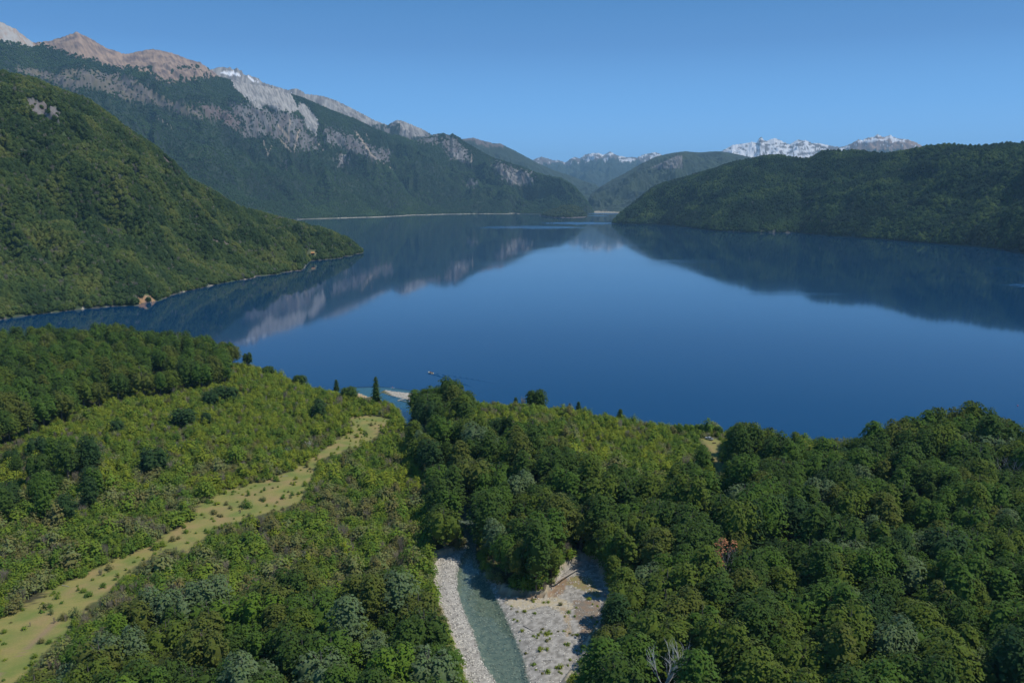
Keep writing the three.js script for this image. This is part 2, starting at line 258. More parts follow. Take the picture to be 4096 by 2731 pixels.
// --- near hill on the left
const Il = slope('wooded_hillside', {
  label: 'steep wooded hillside running down to a low point on the left shore', category: 'hill',
  crest: [[-500, 120], [-200, 195], [0, 262], [54, 280], [119, 292], [196, 321], [286, 357], [357, 381], [417, 423], [476, 470], [536, 518], [595, 553], [643, 589], [684, 619], [750, 696], [833, 738], [893, 774], [952, 809], [1012, 827], [1101, 851], [1190, 875], [1280, 896], [1340, 919], [1390, 938], [1422, 964], [1448, 985], [1462, 1008]],
  far: [[-500, 1900], [0, 2000], [600, 1950], [1000, 2130], [1280, 2230], [1400, 2270], [1462, 2190]],
  foot: [[-500, 1330], [-200, 1310], [0, 1283], [64, 1270], [223, 1251], [332, 1238], [446, 1228], [542, 1228], [612, 1216], [702, 1181], [797, 1155], [893, 1133], [1020, 1114], [1116, 1098], [1205, 1088], [1244, 1044], [1327, 1037], [1403, 1028], [1462, 1013]],
  cols: 520, rows: 200, power: 0.95, amp: 72, wave: 280, run: 1.0, grain: 60, canopy: 13,
  paint(px, py, x, y, z, v) {
    const n = fbm(x / 150, z / 150, 4), n2 = fbm(x / 25, (z + y) / 25, 3);
    if (y < 0.8 + 1.6 * n2) return { c: n2 > 0.42 ? C.sand : mixc(S(84, 80, 72), C.mauve, clamp(0.3 + n2)), wood: 0.5 };
    if (inPoly([[1222, 998], [1266, 998], [1268, 1031], [1222, 1031]], px, py)) return { c: mixc(C.scrub, C.forestLight, 0.5), wood: 0 };
    if (inPoly([[538, 1184], [603, 1182], [626, 1214], [560, 1230], [548, 1210]], px, py)) return { c: mixc(C.soil, C.tan, clamp(0.3 + n2)), wood: 0 };
    if (inPoly([[100, 390], [170, 400], [245, 450], [235, 490], [180, 480], [120, 450]], px + 10 * n2, py + 10 * n2)) return { c: mixc(C.mauve, C.grey2, clamp(0.5 + n2)), wood: 0.06 };
    if (inPoly([[640, 600], [690, 640], [690, 672], [660, 650], [640, 625]], px, py)) return { c: mixc(C.mauve, C.tan2, 0.5 + n2), wood: 0.15 };
    if (inPoly([[800, 920], [900, 930], [960, 985], [900, 990], [840, 960]], px + 12 * n2, py + 12 * n2) || (px > 380 && px < 520 && py > 430 && py < 540 && n2 > 0.2)) return { c: mixc(C.scrub, C.mauve, 0.6), wood: 0.4 };
    return { c: mixc(C.forestDark, C.forestLight, clamp(0.35 + n * 0.8)), wood: 1 };
  },
});
// --- little wooded point at the narrows
const Js = slope('wooded_point', {
  label: 'small rounded wooded point jutting out at the lake narrows', category: 'hill',
  crest: [[2150, 862], [2180, 850], [2214, 838], [2246, 822], [2284, 818], [2322, 831], [2342, 851], [2350, 866]],
  far: [[2150, 6350], [2350, 6350]], foot: [[2150, 862], [2190, 867], [2214, 870], [2285, 871], [2335, 869], [2350, 868]],
  cols: 90, rows: 40, power: 0.7, amp: 14, wave: 200, run: 1, grain: 120, canopy: 9,
  paint(px, py, x, y, z) { if (y < 3) return { c: C.mauve }; return { c: mixc(C.forestDark, C.forest, clamp(0.5 + fbm(x / 120, z / 120, 3))), wood: 1 }; },
});

// ---------------------------------------------------------------- near ground: delta plain, river, gravel, meadow
const px2 = (list, h) => list.map(([x, y, hh]) => at(x, y, hh ?? h));
const shorePts = px2([[-900, 1330, 25], [-300, 1300, 25], [60, 1293, 25], [300, 1293, 25], [500, 1290, 25], [700, 1304, 24], [830, 1335, 22], [920, 1390, 15], [1000, 1436, 8], [1100, 1465, 7], [1200, 1500, 7], [1300, 1540, 6], [1380, 1562, 3], [1440, 1573, 0], [1478, 1590, 0]], 0)
  .concat(px2([[1538, 1560], [1600, 1568], [1680, 1577]], 0), px2([[1760, 1592, 5], [1900, 1586, 6], [2100, 1600, 6], [2300, 1618, 6], [2500, 1655, 6], [2650, 1680, 6], [2760, 1690, 5], [2880, 1697, 5], [3050, 1712, 7], [3300, 1752, 5], [3450, 1748, 6], [3540, 1690, 25], [3800, 1612, 29], [3960, 1604, 29], [4100, 1722, 24], [4300, 1840, 20], [4700, 1990, 15]], 0));
const landPoly = [...shorePts, [900, -300], [1600, 900], [-1700, 900], [-1800, -700]];
const landSd = (x, z) => (inPoly(landPoly, x, z) ? 1 : -1) * polyDist(shorePts, x, z);
const riverPairs = [[2120, 3000, 2275, 3000], [2050, 2860, 2185, 2860], [1985, 2731, 2115, 2731], [1930, 2640, 2095, 2640], [1890, 2520, 2045, 2520], [1852, 2430, 2003, 2430], [1828, 2350, 1965, 2350], [1826, 2290, 1925, 2300], [1842, 2235, 1900, 2240], [1862, 2190, 1902, 2190], [1850, 2110, 1910, 2110], [1770, 1970, 1830, 1970], [1680, 1840, 1730, 1840], [1640, 1760, 1680, 1760], [1624, 1705, 1654, 1705], [1610, 1665, 1652, 1665], [1583, 1630, 1644, 1635], [1548, 1597, 1620, 1614], [1512, 1584, 1560, 1590], [1490, 1578, 1535, 1574]];
const riverY = table([[0, 2.0], [2, 1.6], [9, 1.1], [14, 0.45], [17, 0.12], [19, 0.06]]);
const river = riverPairs.map(([a, b, c, d], i) => { const l = at(a, b, riverY(i)), r = at(c, d, riverY(i)); return { l, r, c: [(l[0] + r[0]) / 2, (l[1] + r[1]) / 2], w: Math.hypot(l[0] - r[0], l[1] - r[1]) / 2 }; });
function riverAt(x, z) { let best = [1e9, 0, 0]; for (let i = 0; i + 1 < river.length; i++) { const [d, t] = segDist(x, z, river[i].c, river[i + 1].c), e = d - lerp(river[i].w, river[i + 1].w, t); if (e < best[0]) best = [e, i + t, d]; } return best; }
const barPx = {
  left: [[1745, 2225], [1800, 2210], [1870, 2190], [1850, 2235], [1828, 2290], [1828, 2350], [1852, 2430], [1890, 2520], [1930, 2640], [1985, 2731], [2080, 2900], [1930, 2900], [1866, 2731], [1826, 2600], [1795, 2500], [1762, 2430], [1733, 2330]],
  right: [[1930, 2296], [1990, 2335], [2010, 2372], [2190, 2385], [2210, 2340], [2240, 2290], [2290, 2250], [2320, 2232], [2385, 2240], [2402, 2290], [2425, 2330], [2445, 2380], [2415, 2420], [2408, 2480], [2355, 2550], [2322, 2640], [2250, 2731], [2220, 2900], [2185, 2900], [2115, 2731], [2095, 2640], [2045, 2520], [2003, 2430], [1965, 2350]],
  mouth: [[1535, 1557], [1600, 1566], [1672, 1572], [1715, 1590], [1668, 1606], [1610, 1596], [1560, 1576]],
  beach: [[1385, 1563], [1445, 1572], [1478, 1588], [1440, 1594], [1380, 1580]],
  rapid: [[1622, 1703], [1668, 1700], [1690, 1716], [1640, 1728]],
};
const bars = Object.fromEntries(Object.entries(barPx).map(([k, p]) => [k, px2(p, k === 'mouth' || k === 'beach' ? 0.4 : 2.0)]));
const meadowPx = [[1468, 1662], [1405, 1672], [1402, 1722], [1330, 1770], [1250, 1830], [1150, 1890], [1050, 1920], [880, 1970], [790, 2010], [775, 2065], [680, 2130], [560, 2200], [440, 2240], [330, 2300], [200, 2360], [50, 2450], [-140, 2540], [-140, 3000], [-40, 2860], [60, 2731], [140, 2660], [280, 2500], [400, 2400], [470, 2330], [560, 2260], [650, 2200], [760, 2210], [840, 2130], [1000, 2070], [1130, 2040], [1190, 2010], [1240, 1930], [1270, 1850], [1330, 1820], [1450, 1780], [1500, 1755], [1540, 1700], [1570, 1672]];
const clearingPx = [[2795, 1752], [2860, 1752], [2885, 1765], [2880, 1800], [2872, 1840], [2892, 1860], [2890, 1905], [2872, 1930], [2858, 1920], [2858, 1870], [2846, 1830], [2830, 1795], [2805, 1775]];
const clearing2Px = [[2340, 1702], [2440, 1698], [2540, 1704], [2550, 1716], [2430, 1712]];
const meadow = px2(meadowPx, 3.4), clearing = px2(clearingPx, 3.4), clearing2 = px2(clearing2Px, 3.4);
const track = px2([[-40, 2731], [60, 2650], [140, 2560], [185, 2520], [235, 2480]], 3.4);
const inBar = (x, z) => { for (const k in bars) if (inPoly(bars[k], x, z)) return k; return null; };
const barEdge = (x, z) => Math.min(polyDist(bars.right, x, z, true), polyDist(bars.left, x, z, true));
const shelfPx = [[1370, 1552], [1430, 1547], [1500, 1545], [1560, 1549], [1640, 1560], [1690, 1572]];
const shelfOut = px2(shelfPx, 0);
function ground(x, z) {
  const sd = landSd(x, z);
  let h = sd < 0 ? Math.max(-7, sd * 0.35) : 3.2 * sstep(0, 24, sd) + 0.25 + 0.5 * sstep(5, 40, sd) * (fbm(x / 45, z / 45, 3) + 0.2);
  const [e, i] = riverAt(x, z), level = riverY(i), b = sd > -40 ? inBar(x, z) : null;
  if (b === 'mouth' || b === 'beach' || b === 'rapid') h = (b === 'rapid' ? level + 0.25 : 0.1) + 0.55 * sstep(0, 8, polyDist(bars[b], x, z, true)) + 0.08 * N2(x / 2.2, z / 2.2);
  else if (b) { const d = polyDist(bars[b], x, z, true); h = lerp(level + 0.1, level + 0.75 + 0.18 * fbm(x / 9, z / 9, 3), sstep(0, 5, Math.min(d, Math.max(e, 0) * 1.4))); }
  if (!b && e > 0 && e < 5 && sd > -2) h = lerp(level - 0.1, h, sstep(0, 5, e));
  if (e <= 0) h = Math.min(h, level + 0.05 - 0.85 * sstep(0, 2.2, -e));
  if (sd < 0 && sd > -60) { const s = Math.min(...shelfOut.map((p) => Math.hypot(p[0] - x, p[1] - z))); if (s < 30) h = Math.max(h, -0.45 - 0.02 * Math.max(0, -sd)); }
  return h;
}
const G = { meadow: S(158, 147, 80), meadow2: S(126, 136, 62), meadow3: S(168, 144, 92), litter: S(76, 72, 46), gravel: S(196, 189, 176), gravel2: S(138, 132, 121), sand: S(196, 180, 146), mud: S(158, 130, 102), bed: S(146, 148, 132), bed2: S(106, 116, 106), moss: S(142, 138, 84) };
{
  const axis = (list) => { const out = []; for (const [a, b, s] of list) for (let v = a; v < b - 1e-6; v += s) out.push(v); out.push(list[list.length - 1][1]); return out; };
  const xs = axis([[-1700, -700, 40], [-700, -380, 8], [-380, -70, 2.2], [-70, 90, 1.0], [90, 420, 4], [420, 1500, 40]]), zs = axis([[-1080, -800, 20], [-800, -640, 5], [-640, -540, 2], [-540, -335, 2.4], [-335, -200, 1.0], [-200, 100, 20], [100, 880, 60]]);
  const pos = [], col = [], uv = [], idx = [], nx = xs.length, nz = zs.length;
  for (let j = 0; j < nz; j++) for (let i = 0; i < nx; i++) {
    const x = xs[i], z = zs[j], h = ground(x, z), n = fbm(x / 14, z / 14, 4), n2 = fbm(x / 3, z / 3, 3), [e, ri] = riverAt(x, z), b = inBar(x, z);
    let c = mixc(G.litter, G.meadow2, clamp(0.15 + n * 0.5));
    if (inPoly(meadow, x + 3 * n2, z + 3 * n2) || inPoly(clearing, x, z) || inPoly(clearing2, x, z)) { c = mixc(mixc(G.meadow2, G.meadow, clamp(0.55 + n * 1.6)), G.meadow3, clamp(fbm(x / 22 + 5, z / 22, 3) * 1.8 + 0.1)); c = mixc(c, G.meadow2, clamp(n2 * 0.7)); if (polyDist(track, x, z) < 0.5 + 0.5 * n2) c = mixc(c, G.mud, 0.7); }
    if (b === 'right') {
      const [qx, qy] = proj(x, h, z);
      c = mixc(G.gravel2, G.gravel, clamp(0.45 + n2 * 1.3));
      if (inPoly([[2010, 2410], [2060, 2385], [2200, 2375], [2260, 2400], [2300, 2420], [2250, 2455], [2190, 2420], [2080, 2440]], qx + 14 * n2, qy + 8 * n2)) c = mixc(G.sand, G.gravel, clamp(0.2 + n2));
      if (inPoly([[1985, 2350], [2110, 2385], [2200, 2375], [2220, 2340], [2255, 2300], [2270, 2320], [2245, 2385], [2140, 2398], [2000, 2394]], qx + 8 * n2, qy + 5 * n2)) c = mixc(G.mud, G.sand, clamp(n2));
      if (inPoly([[2255, 2330], [2300, 2300], [2360, 2310], [2400, 2370], [2395, 2395], [2330, 2360]], qx + 10 * n2, qy + 6 * n2)) c = mixc(G.moss, G.mud, clamp(0.4 + n2));
      if (inPoly([[2290, 2400], [2400, 2400], [2405, 2480], [2350, 2560], [2310, 2640], [2318, 2520], [2300, 2450]], qx + 8 * n2, qy + 6 * n2)) c = mixc(S(132, 124, 110), G.mud, clamp(0.3 + n2));
      if (inPoly([[2235, 2420], [2262, 2432], [2285, 2480], [2280, 2530], [2262, 2570], [2268, 2500]], qx + 6 * n2, qy)) c = mixc(G.mud, G.sand, 0.5);
    } else if (b === 'left') c = mixc(G.gravel2, G.gravel, clamp(0.75 + n2));
    else if (b === 'mouth' || b === 'rapid') c = mixc(G.gravel, G.sand, clamp(0.3 + n2));
    else if (b === 'beach') c = mixc(G.sand, S(196, 160, 118), clamp(0.5 + n2));
    if (!b && e > 0.2 && barEdge(x, z) < 2.4 + n2) c = mixc(G.sand, G.gravel2, clamp(0.4 + n2));
    if (e < 0.2) c = mixc(G.bed2, G.bed, clamp(0.5 + n2 * 1.4));
    if (h < -0.2 && e > 0) c = mixc(S(150, 146, 118), G.bed, 0.5);
    pos.push(x, h, z); col.push(...c); uv.push(x / 9, z / 9);
  }
  for (let j = 0; j < nz - 1; j++) for (let i = 0; i < nx - 1; i++) { const a = j * nx + i; idx.push(a, a + nx, a + 1, a + 1, a + nx, a + nx + 1); }
  const m = new THREE.Mesh(geoOf(pos, null, col, idx, uv), terrainMat); m.castShadow = m.receiveShadow = true;
  tag(add(m, 'ground'), 'flat wooded delta with dry meadow and gravel bars beside the lake', 'ground', null, 'structure');
}

// ---------------------------------------------------------------- water
{
  const shelf = [...shelfOut, ...px2([[1700, 1592], [1640, 1640], [1560, 1620], [1450, 1600], [1370, 1580]], 0)];
  const W = 16000, sh = new THREE.Shape([[-W, 1200], [W, 1200], [W, -26000], [-W, -26000]].map(([x, z]) => new THREE.Vector2(x, -z)));
  sh.holes.push(new THREE.Path(shelf.map(([x, z]) => new THREE.Vector2(x, -z))));
  const g = new THREE.ShapeGeometry(sh); g.rotateX(-Math.PI / 2);
  const p = g.attributes.position, uv = []; for (let i = 0; i < p.count; i++) { uv.push((p.getX(i) + 4000) / 10000, -p.getZ(i) / 10000); }
  g.setAttribute('uv', new THREE.Float32BufferAttribute(uv, 2));
  // where a breath of wind ruffles the surface the small waves are steeper
  const size = 2048, data = new Uint8Array(size * size * 4);
  const gusts = [[2180, 2470, 888, 898, 1], [1900, 2330, 903, 915, 0.55], [2350, 2495, 852, 857, 1], [2350, 2440, 861, 865, 0.6], [2640, 2900, 1035, 1052, 0.12], [4040, 4400, 1132, 1156, 0.9], [3950, 4100, 1068, 1080, 0.4], [2990, 3420, 1170, 1182, 0.1]].map(([x0, x1, y0, y1, k]) => { const a = at(x0, (y0 + y1) / 2), b = at(x1, (y0 + y1) / 2), f = at(x0, y0), n = at(x0, y1); return { x: (a[0] + b[0]) / 2, rx: (b[0] - a[0]) / 2, z: (f[1] + n[1]) / 2, rz: (n[1] - f[1]) / 2, k }; });
  for (let j = 0; j < size; j++) for (let i = 0; i < size; i++) {
    const x = (i + 0.5) / size * 10000 - 4000, z = -(j + 0.5) / size * 10000;
    let v = 0.135 + 0.035 * N2(x / 500, z / 260);
    for (const q of gusts) { const dx = (x - q.x) / q.rx, dz = (z - q.z) / q.rz; if (dx * dx < 2 && dz * dz < 4) { const d = Math.sqrt(dx * dx + dz * dz) + 0.22 * N2(x / (q.rx * 0.4), z / (q.rz * 0.5)); v += 0.7 * q.k * sstep(1.08, 0.8, d); } }
    const o = (j * size + i) * 4; data[o] = data[o + 1] = data[o + 2] = clamp(v) * 255; data[o + 3] = 255;
  }
  const rm = new THREE.DataTexture(data, size, size); rm.magFilter = THREE.LinearFilter; rm.needsUpdate = true;
  const lakeMat = new THREE.MeshPhysicalMaterial({ color: new THREE.Color().setRGB(0.0004, 0.041, 0.112), roughness: 0.36, roughnessMap: rm, ior: 1.333 });
  const lake = new THREE.Mesh(g, lakeMat); lake.receiveShadow = true;
  tag(add(lake, 'lake'), 'deep blue calm lake mirroring the mountains', 'lake', null, 'structure');
  // shallow shelf off the river mouth: clear water over sand
  const s2 = new THREE.Shape(shelf.map(([x, z]) => new THREE.Vector2(x, -z))), g2 = new THREE.ShapeGeometry(s2); g2.rotateX(-Math.PI / 2);
  const clear = new THREE.MeshPhysicalMaterial({ color: new THREE.Color().setRGB(0.37, 0.64, 0.75), roughness: 0.06, transmission: 1, thickness: 0, ior: 1.333, side: THREE.DoubleSide });
  const m2 = new THREE.Mesh(g2, clear); m2.receiveShadow = true;
  tag(add(m2, 'shallow_water'), 'pale turquoise shallows over sand off the river mouth', 'water', null, 'structure');
  // the river: a rippled sheet of clear water above its stony bed
  const pos = [], idx = [], A = 14; let rows = 0;
  const curveC = new THREE.CatmullRomCurve3(river.map((r, i) => new THREE.Vector3(...[r.c[0], riverY(i), r.c[1]]))), n = 260;
  for (let k = 0; k <= n; k++) {
    const t = k / n * (river.length - 1), i = Math.min(river.length - 2, t | 0), f = t - i, c = [lerp(river[i].c[0], river[i + 1].c[0], f), lerp(river[i].c[1], river[i + 1].c[1], f)];
    const l = [lerp(river[i].l[0], river[i + 1].l[0], f), lerp(river[i].l[1], river[i + 1].l[1], f)], r = [lerp(river[i].r[0], river[i + 1].r[0], f), lerp(river[i].r[1], river[i + 1].r[1], f)];
    for (let a = 0; a <= A; a++) { const q = lerp(-0.12, 1.12, a / A), x = lerp(l[0], r[0], q), z = lerp(l[1], r[1], q); pos.push(x, riverY(t) + 0.02 + 0.06 * fbm(x / 1.0, z / 1.5, 2) * Math.min(1, 3 - t / 7), z); }
    rows++;
  }
  for (let k = 0; k < rows - 1; k++) for (let a = 0; a < A; a++) { const o = k * (A + 1) + a; idx.push(o, o + 1, o + A + 1, o + 1, o + A + 2, o + A + 1); }
  const rmat = new THREE.MeshPhysicalMaterial({ color: new THREE.Color().setRGB(0.78, 0.87, 0.82), roughness: 0.08, transmission: 1, thickness: 0, ior: 1.333, side: THREE.DoubleSide });
  const rv = new THREE.Mesh(geoOf(pos, null, null, idx), rmat); rv.receiveShadow = true;
  tag(add(rv, 'river'), 'clear shallow blue-green river running to the lake', 'river', null, 'structure');
  scene.userData.lakeMat = lakeMat;
}
const lakeMat = scene.userData.lakeMat; delete scene.userData.lakeMat;

// ---------------------------------------------------------------- foliage builders
// A spray is a small tilted, bent fan of leaves; boughs are flat clouds of sprays; a crown is made of boughs.
class Leaves {
  constructor(rnd) { this.r = rnd; this.p = []; this.n = []; this.c = []; }
  spray(x, y, z, nx, ny, nz, s, tint, out, k = 4) {
    const r = this.r, l = Math.hypot(nx, ny, nz) || 1; nx /= l; ny /= l; nz /= l;
    let ux = -nz, uy = 0, uz = nx, ul = Math.hypot(ux, uz); if (ul < 1e-3) { ux = 1; uz = 0; ul = 1; } ux /= ul; uz /= ul;
    const vx = ny * uz - nz * uy, vy = nz * ux - nx * uz, vz = nx * uy - ny * ux, a0 = r() * 6.283, rim = [];
    for (let i = 0; i < k; i++) { const a = a0 + (i + 0.6 * (r() - 0.5)) / k * 6.283, q = s * (0.6 + 0.6 * r()), d = -s * (0.1 + 0.3 * r()); rim.push([x + (ux * Math.cos(a) + vx * Math.sin(a)) * q + nx * d, y + (uy * Math.cos(a) + vy * Math.sin(a)) * q + ny * d, z + (uz * Math.cos(a) + vz * Math.sin(a)) * q + nz * d]); }
    const m = [0.7 * nx + 0.3 * out[0], 0.7 * ny + 0.3 * out[1], 0.7 * nz + 0.3 * out[2]], ml = Math.hypot(...m) || 1;
    for (let i = 0; i < k; i++) { const a = rim[i], b = rim[(i + 1) % k]; this.p.push(x, y, z, ...a, ...b); for (let q = 0; q < 3; q++) { this.n.push(m[0] / ml, m[1] / ml, m[2] / ml); this.c.push(...tint); } }
  }
  bough(cx, cy, cz, rx, ry, count, size, tint, axis) {
    const r = this.r;
    for (let i = 0; i < count; i++) {
      const a = r() * 6.283, q = Math.sqrt(r()), h = (r() * 2 - 1), x = cx + Math.cos(a) * q * rx, z = cz + Math.sin(a) * q * rx, y = cy + h * ry + ry * 0.5 * (1 - q * q) - 0.25 * rx * q * q;
      const ox = x - axis[0], oz = z - axis[1], ol = Math.hypot(ox, oz) || 1, t = 0.75 + 0.5 * r();
      this.spray(x, y, z, ox / ol * 0.55 + (r() - 0.5) * 0.8, 0.75 + 0.3 * r(), oz / ol * 0.55 + (r() - 0.5) * 0.8, size * (0.7 + 0.6 * r()), [tint[0] * (0.86 + 0.28 * (t - 0.5)), tint[1], tint[2] * (0.75 + 0.5 * r())], [ox / ol * 0.7, 0.7, oz / ol * 0.7]);
    }
  }
  core(H0, H1, prof, R, radiusShare) {   // inner leaves and twigs, the same leaf colour as the outer ones
    const g = new THREE.IcosahedronGeometry(1, 1), p = g.attributes.position, r = this.r;
    for (let i = 0; i < p.count; i++) { const y = p.getY(i), t = clamp(0.5 + 0.5 * y), w = R * prof(t) * radiusShare * (0.9 + 0.2 * N2(p.getX(i) * 3 + R, p.getZ(i) * 3)) / Math.max(0.25, Math.sqrt(Math.max(0.05, 1 - y * y))); const l = Math.min(1.3, w); this.p.push(p.getX(i) * w, lerp(H0, H1, t), p.getZ(i) * w); this.n.push(p.getX(i), y, p.getZ(i)); this.c.push(1, 1, 1); }
  }
  geo() { return geoOf(this.p, this.n, this.c); }
}
function limb(list, a, b, r0, r1, sides = 5) {
  const A = new THREE.Vector3(...a), B = new THREE.Vector3(...b), d = B.clone().sub(A), g = new THREE.CylinderGeometry(r1, r0, d.length(), sides, 1, true);
  g.translate(0, d.length() / 2, 0); g.applyQuaternion(new THREE.Quaternion().setFromUnitVectors(new THREE.Vector3(0, 1, 0), d.normalize())); g.translate(...a); g.deleteAttribute('uv'); list.push(g);
}
const profiles = {
  dome: (t) => (t < 0.3 ? 0.72 + 0.28 * sstep(0, 0.3, t) : Math.sqrt(Math.max(0.02, 1 - Math.pow((t - 0.3) / 0.71, 2.3)))),
  tall: (t) => Math.pow(Math.max(0, 1 - Math.pow(Math.abs(t - 0.35) / 0.66, 2.1)), 0.6),
  cone: (t) => Math.pow(Math.max(0.02, 1 - t), 0.75) * (0.55 + 0.45 * sstep(0, 0.12, t)),
};
function makeTree(seed, { H, R, low, prof, boughs, per, size, flat, lobes = 1 }) {
  const r = rngOf(seed), L = new Leaves(r), P = profiles[prof], wood = [], lean = [(r() - 0.5) * 0.06 * H, (r() - 0.5) * 0.06 * H];
  limb(wood, [0, -0.4, 0], [lean[0] * 0.5, H * 0.5, lean[1] * 0.5], R * 0.07, R * 0.045, 7); limb(wood, [lean[0] * 0.5, H * 0.5, lean[1] * 0.5], [lean[0], H * 0.9, lean[1]], R * 0.045, R * 0.01, 5);
  for (let l = 0; l < lobes; l++) {   // a crown is one dome or several leaning out from the trunk
    const a0 = l * 6.283 / lobes + r(), off = lobes > 1 ? R * (0.36 + 0.12 * r()) : 0, lx = Math.cos(a0) * off + lean[0], lz = Math.sin(a0) * off + lean[1], lR = lobes > 1 ? R * (0.58 + 0.16 * r()) : R, lH = H * (lobes > 1 ? 0.8 + 0.2 * r() : 1), y0 = H * (low + (lobes > 1 ? 0.08 * r() : 0)), n = Math.round(boughs / lobes * (lobes > 1 ? 1.15 : 1));
    const at0 = L.p.length; L.core(y0 + (lH - y0) * 0.05, lH * 0.92, P, lR, 0.74); for (let i = at0; i < L.p.length; i += 3) { L.p[i] += lx; L.p[i + 2] += lz; }
    for (let b = 0; b < n; b++) {
      const t = Math.pow((b + 0.5) / n, 0.85), a = b * 2.39996 + r() * 0.9, rr = lR * P(t) * (0.72 + 0.3 * r()), y = lerp(y0, lH, t), cx = Math.cos(a) * rr + lx, cz = Math.sin(a) * rr + lz, br = lR * (0.17 + 0.13 * r()), k = 0.88 + 0.24 * r();
      L.bough(cx, y, cz, br, br * flat, per, size, [0.8 + 0.2 * k, 0.97 + 0.06 * r(), 0.95], [lx, lz]);
      if (b % 9 === 0) limb(wood, [lean[0] * t * 0.7, y * 0.8, lean[1] * t * 0.7], [cx * 0.92, y - 0.2, cz * 0.92], R * 0.022, R * 0.008, 4);
    }
  }
  return { crown: L.geo(), trunk: mergeGeometries(wood), H, R };
}
const beechKinds = [];
for (let i = 0; i < 5; i++) beechKinds.push(makeTree(100 + i, { H: 23 + i % 3, R: 8.2 + (i % 2) * 0.8, low: 0.2 + 0.05 * (i % 3), prof: 'dome', boughs: 130, per: 12, size: 0.54, flat: 0.4, lobes: [1, 3, 2, 4, 3][i] }));
for (let i = 0; i < 3; i++) beechKinds.push(makeTree(120 + i, { H: 26, R: 5.4 + 0.5 * i, low: 0.16 + 0.1 * i, prof: 'tall', boughs: 120, per: 12, size: 0.52, flat: 0.36, lobes: 1 + i % 2 }));
const coneKind = makeTree(140, { H: 21, R: 4.2, low: 0.06, prof: 'cone', boughs: 100, per: 8, size: 0.46, flat: 0.3 });
const lowKinds = []; for (let i = 0; i < 2; i++) lowKinds.push(makeTree(150 + i, { H: 12, R: 6.6, low: 0.04, prof: 'dome', boughs: 110, per: 9, size: 0.56, flat: 0.36, lobes: 2 + i }));
function makeShrub(seed, H, R, boughs, per, size) {
  const r = rngOf(seed), L = new Leaves(r), wood = [];
  L.core(H * 0.15, H * 0.8, profiles.dome, R, 0.5);
  for (let b = 0; b < boughs; b++) { const t = (b + 0.5) / boughs, a = b * 2.39996 + r(), rr = R * profiles.dome(t) * (0.4 + 0.6 * r()), k = 0.8 + 0.4 * r(), y = lerp(H * 0.12, H, t) * (0.85 + 0.25 * r()); L.bough(Math.cos(a) * rr, y, Math.sin(a) * rr, R * (0.28 + 0.2 * r()), R * 0.3, per, size, [(0.7 + 0.3 * k) * (0.9 + 0.2 * r()), 1, 0.9], [0, 0]); }
  for (let s = 0; s < 5; s++) { const a = s * 1.3 + r(), q = R * (0.2 + 0.3 * r()); limb(wood, [Math.cos(a) * 0.12, -0.2, Math.sin(a) * 0.12], [Math.cos(a) * q, H * (0.55 + 0.35 * r()), Math.sin(a) * q], 0.07, 0.02, 4); }
  return { crown: L.geo(), trunk: mergeGeometries(wood), H, R };
}
const shrubKinds = []; for (let i = 0; i < 6; i++) shrubKinds.push(makeShrub(200 + i, 3.5 + (i % 3) * 0.7, 2.2 + (i % 2) * 0.4, 30, 9, 0.32));
const bushKinds = []; for (let i = 0; i < 4; i++) bushKinds.push(makeShrub(230 + i, 0.75 + 0.2 * i, 0.9 + 0.15 * (i % 3), 9, 6, 0.22));
function makeTwigs(seed, H, R, n) {   // bare grey-brown thicket
  const r = rngOf(seed), wood = [];
  for (let i = 0; i < n; i++) { const a = r() * 6.283, q = R * Math.sqrt(r()), b = [Math.cos(a) * q * 0.35, -0.1, Math.sin(a) * q * 0.35], m = [Math.cos(a) * q * 0.8, H * (0.5 + 0.2 * r()), Math.sin(a) * q * 0.8]; limb(wood, b, m, 0.06, 0.035, 3); for (let k = 0; k < 3; k++) limb(wood, m, [m[0] + (r() - 0.5) * 0.9, m[1] + H * (0.2 + 0.3 * r()), m[2] + (r() - 0.5) * 0.9], 0.035, 0.008, 3); }
  return { crown: mergeGeometries(wood), H, R };
}
const twigKinds = [makeTwigs(260, 3.8, 1.5, 26), makeTwigs(261, 4.4, 1.3, 22)];
const bark = mat(S(112, 104, 94)), twigMat = mat(S(146, 136, 118)), deadMat = mat(S(206, 202, 194));
const leafMats = {
  dark: S(70, 92, 40), green: S(80, 106, 42), olive: S(92, 108, 42), fresh: S(96, 122, 42), silver: S(100, 118, 78), deep: S(60, 84, 46), brown: S(94, 103, 46),
};
for (const k in leafMats) leafMats[k] = leafMat(leafMats[k], 0.8);
const shrubMats = { lime: S(130, 142, 50), grass: S(112, 132, 50), sage: S(124, 130, 80), green: S(92, 118, 48), dull: S(118, 116, 70) };
for (const k in shrubMats) shrubMats[k] = leafMat(shrubMats[k], 0.85);
const tintMat = leafMat([1, 1, 1], 0.85);

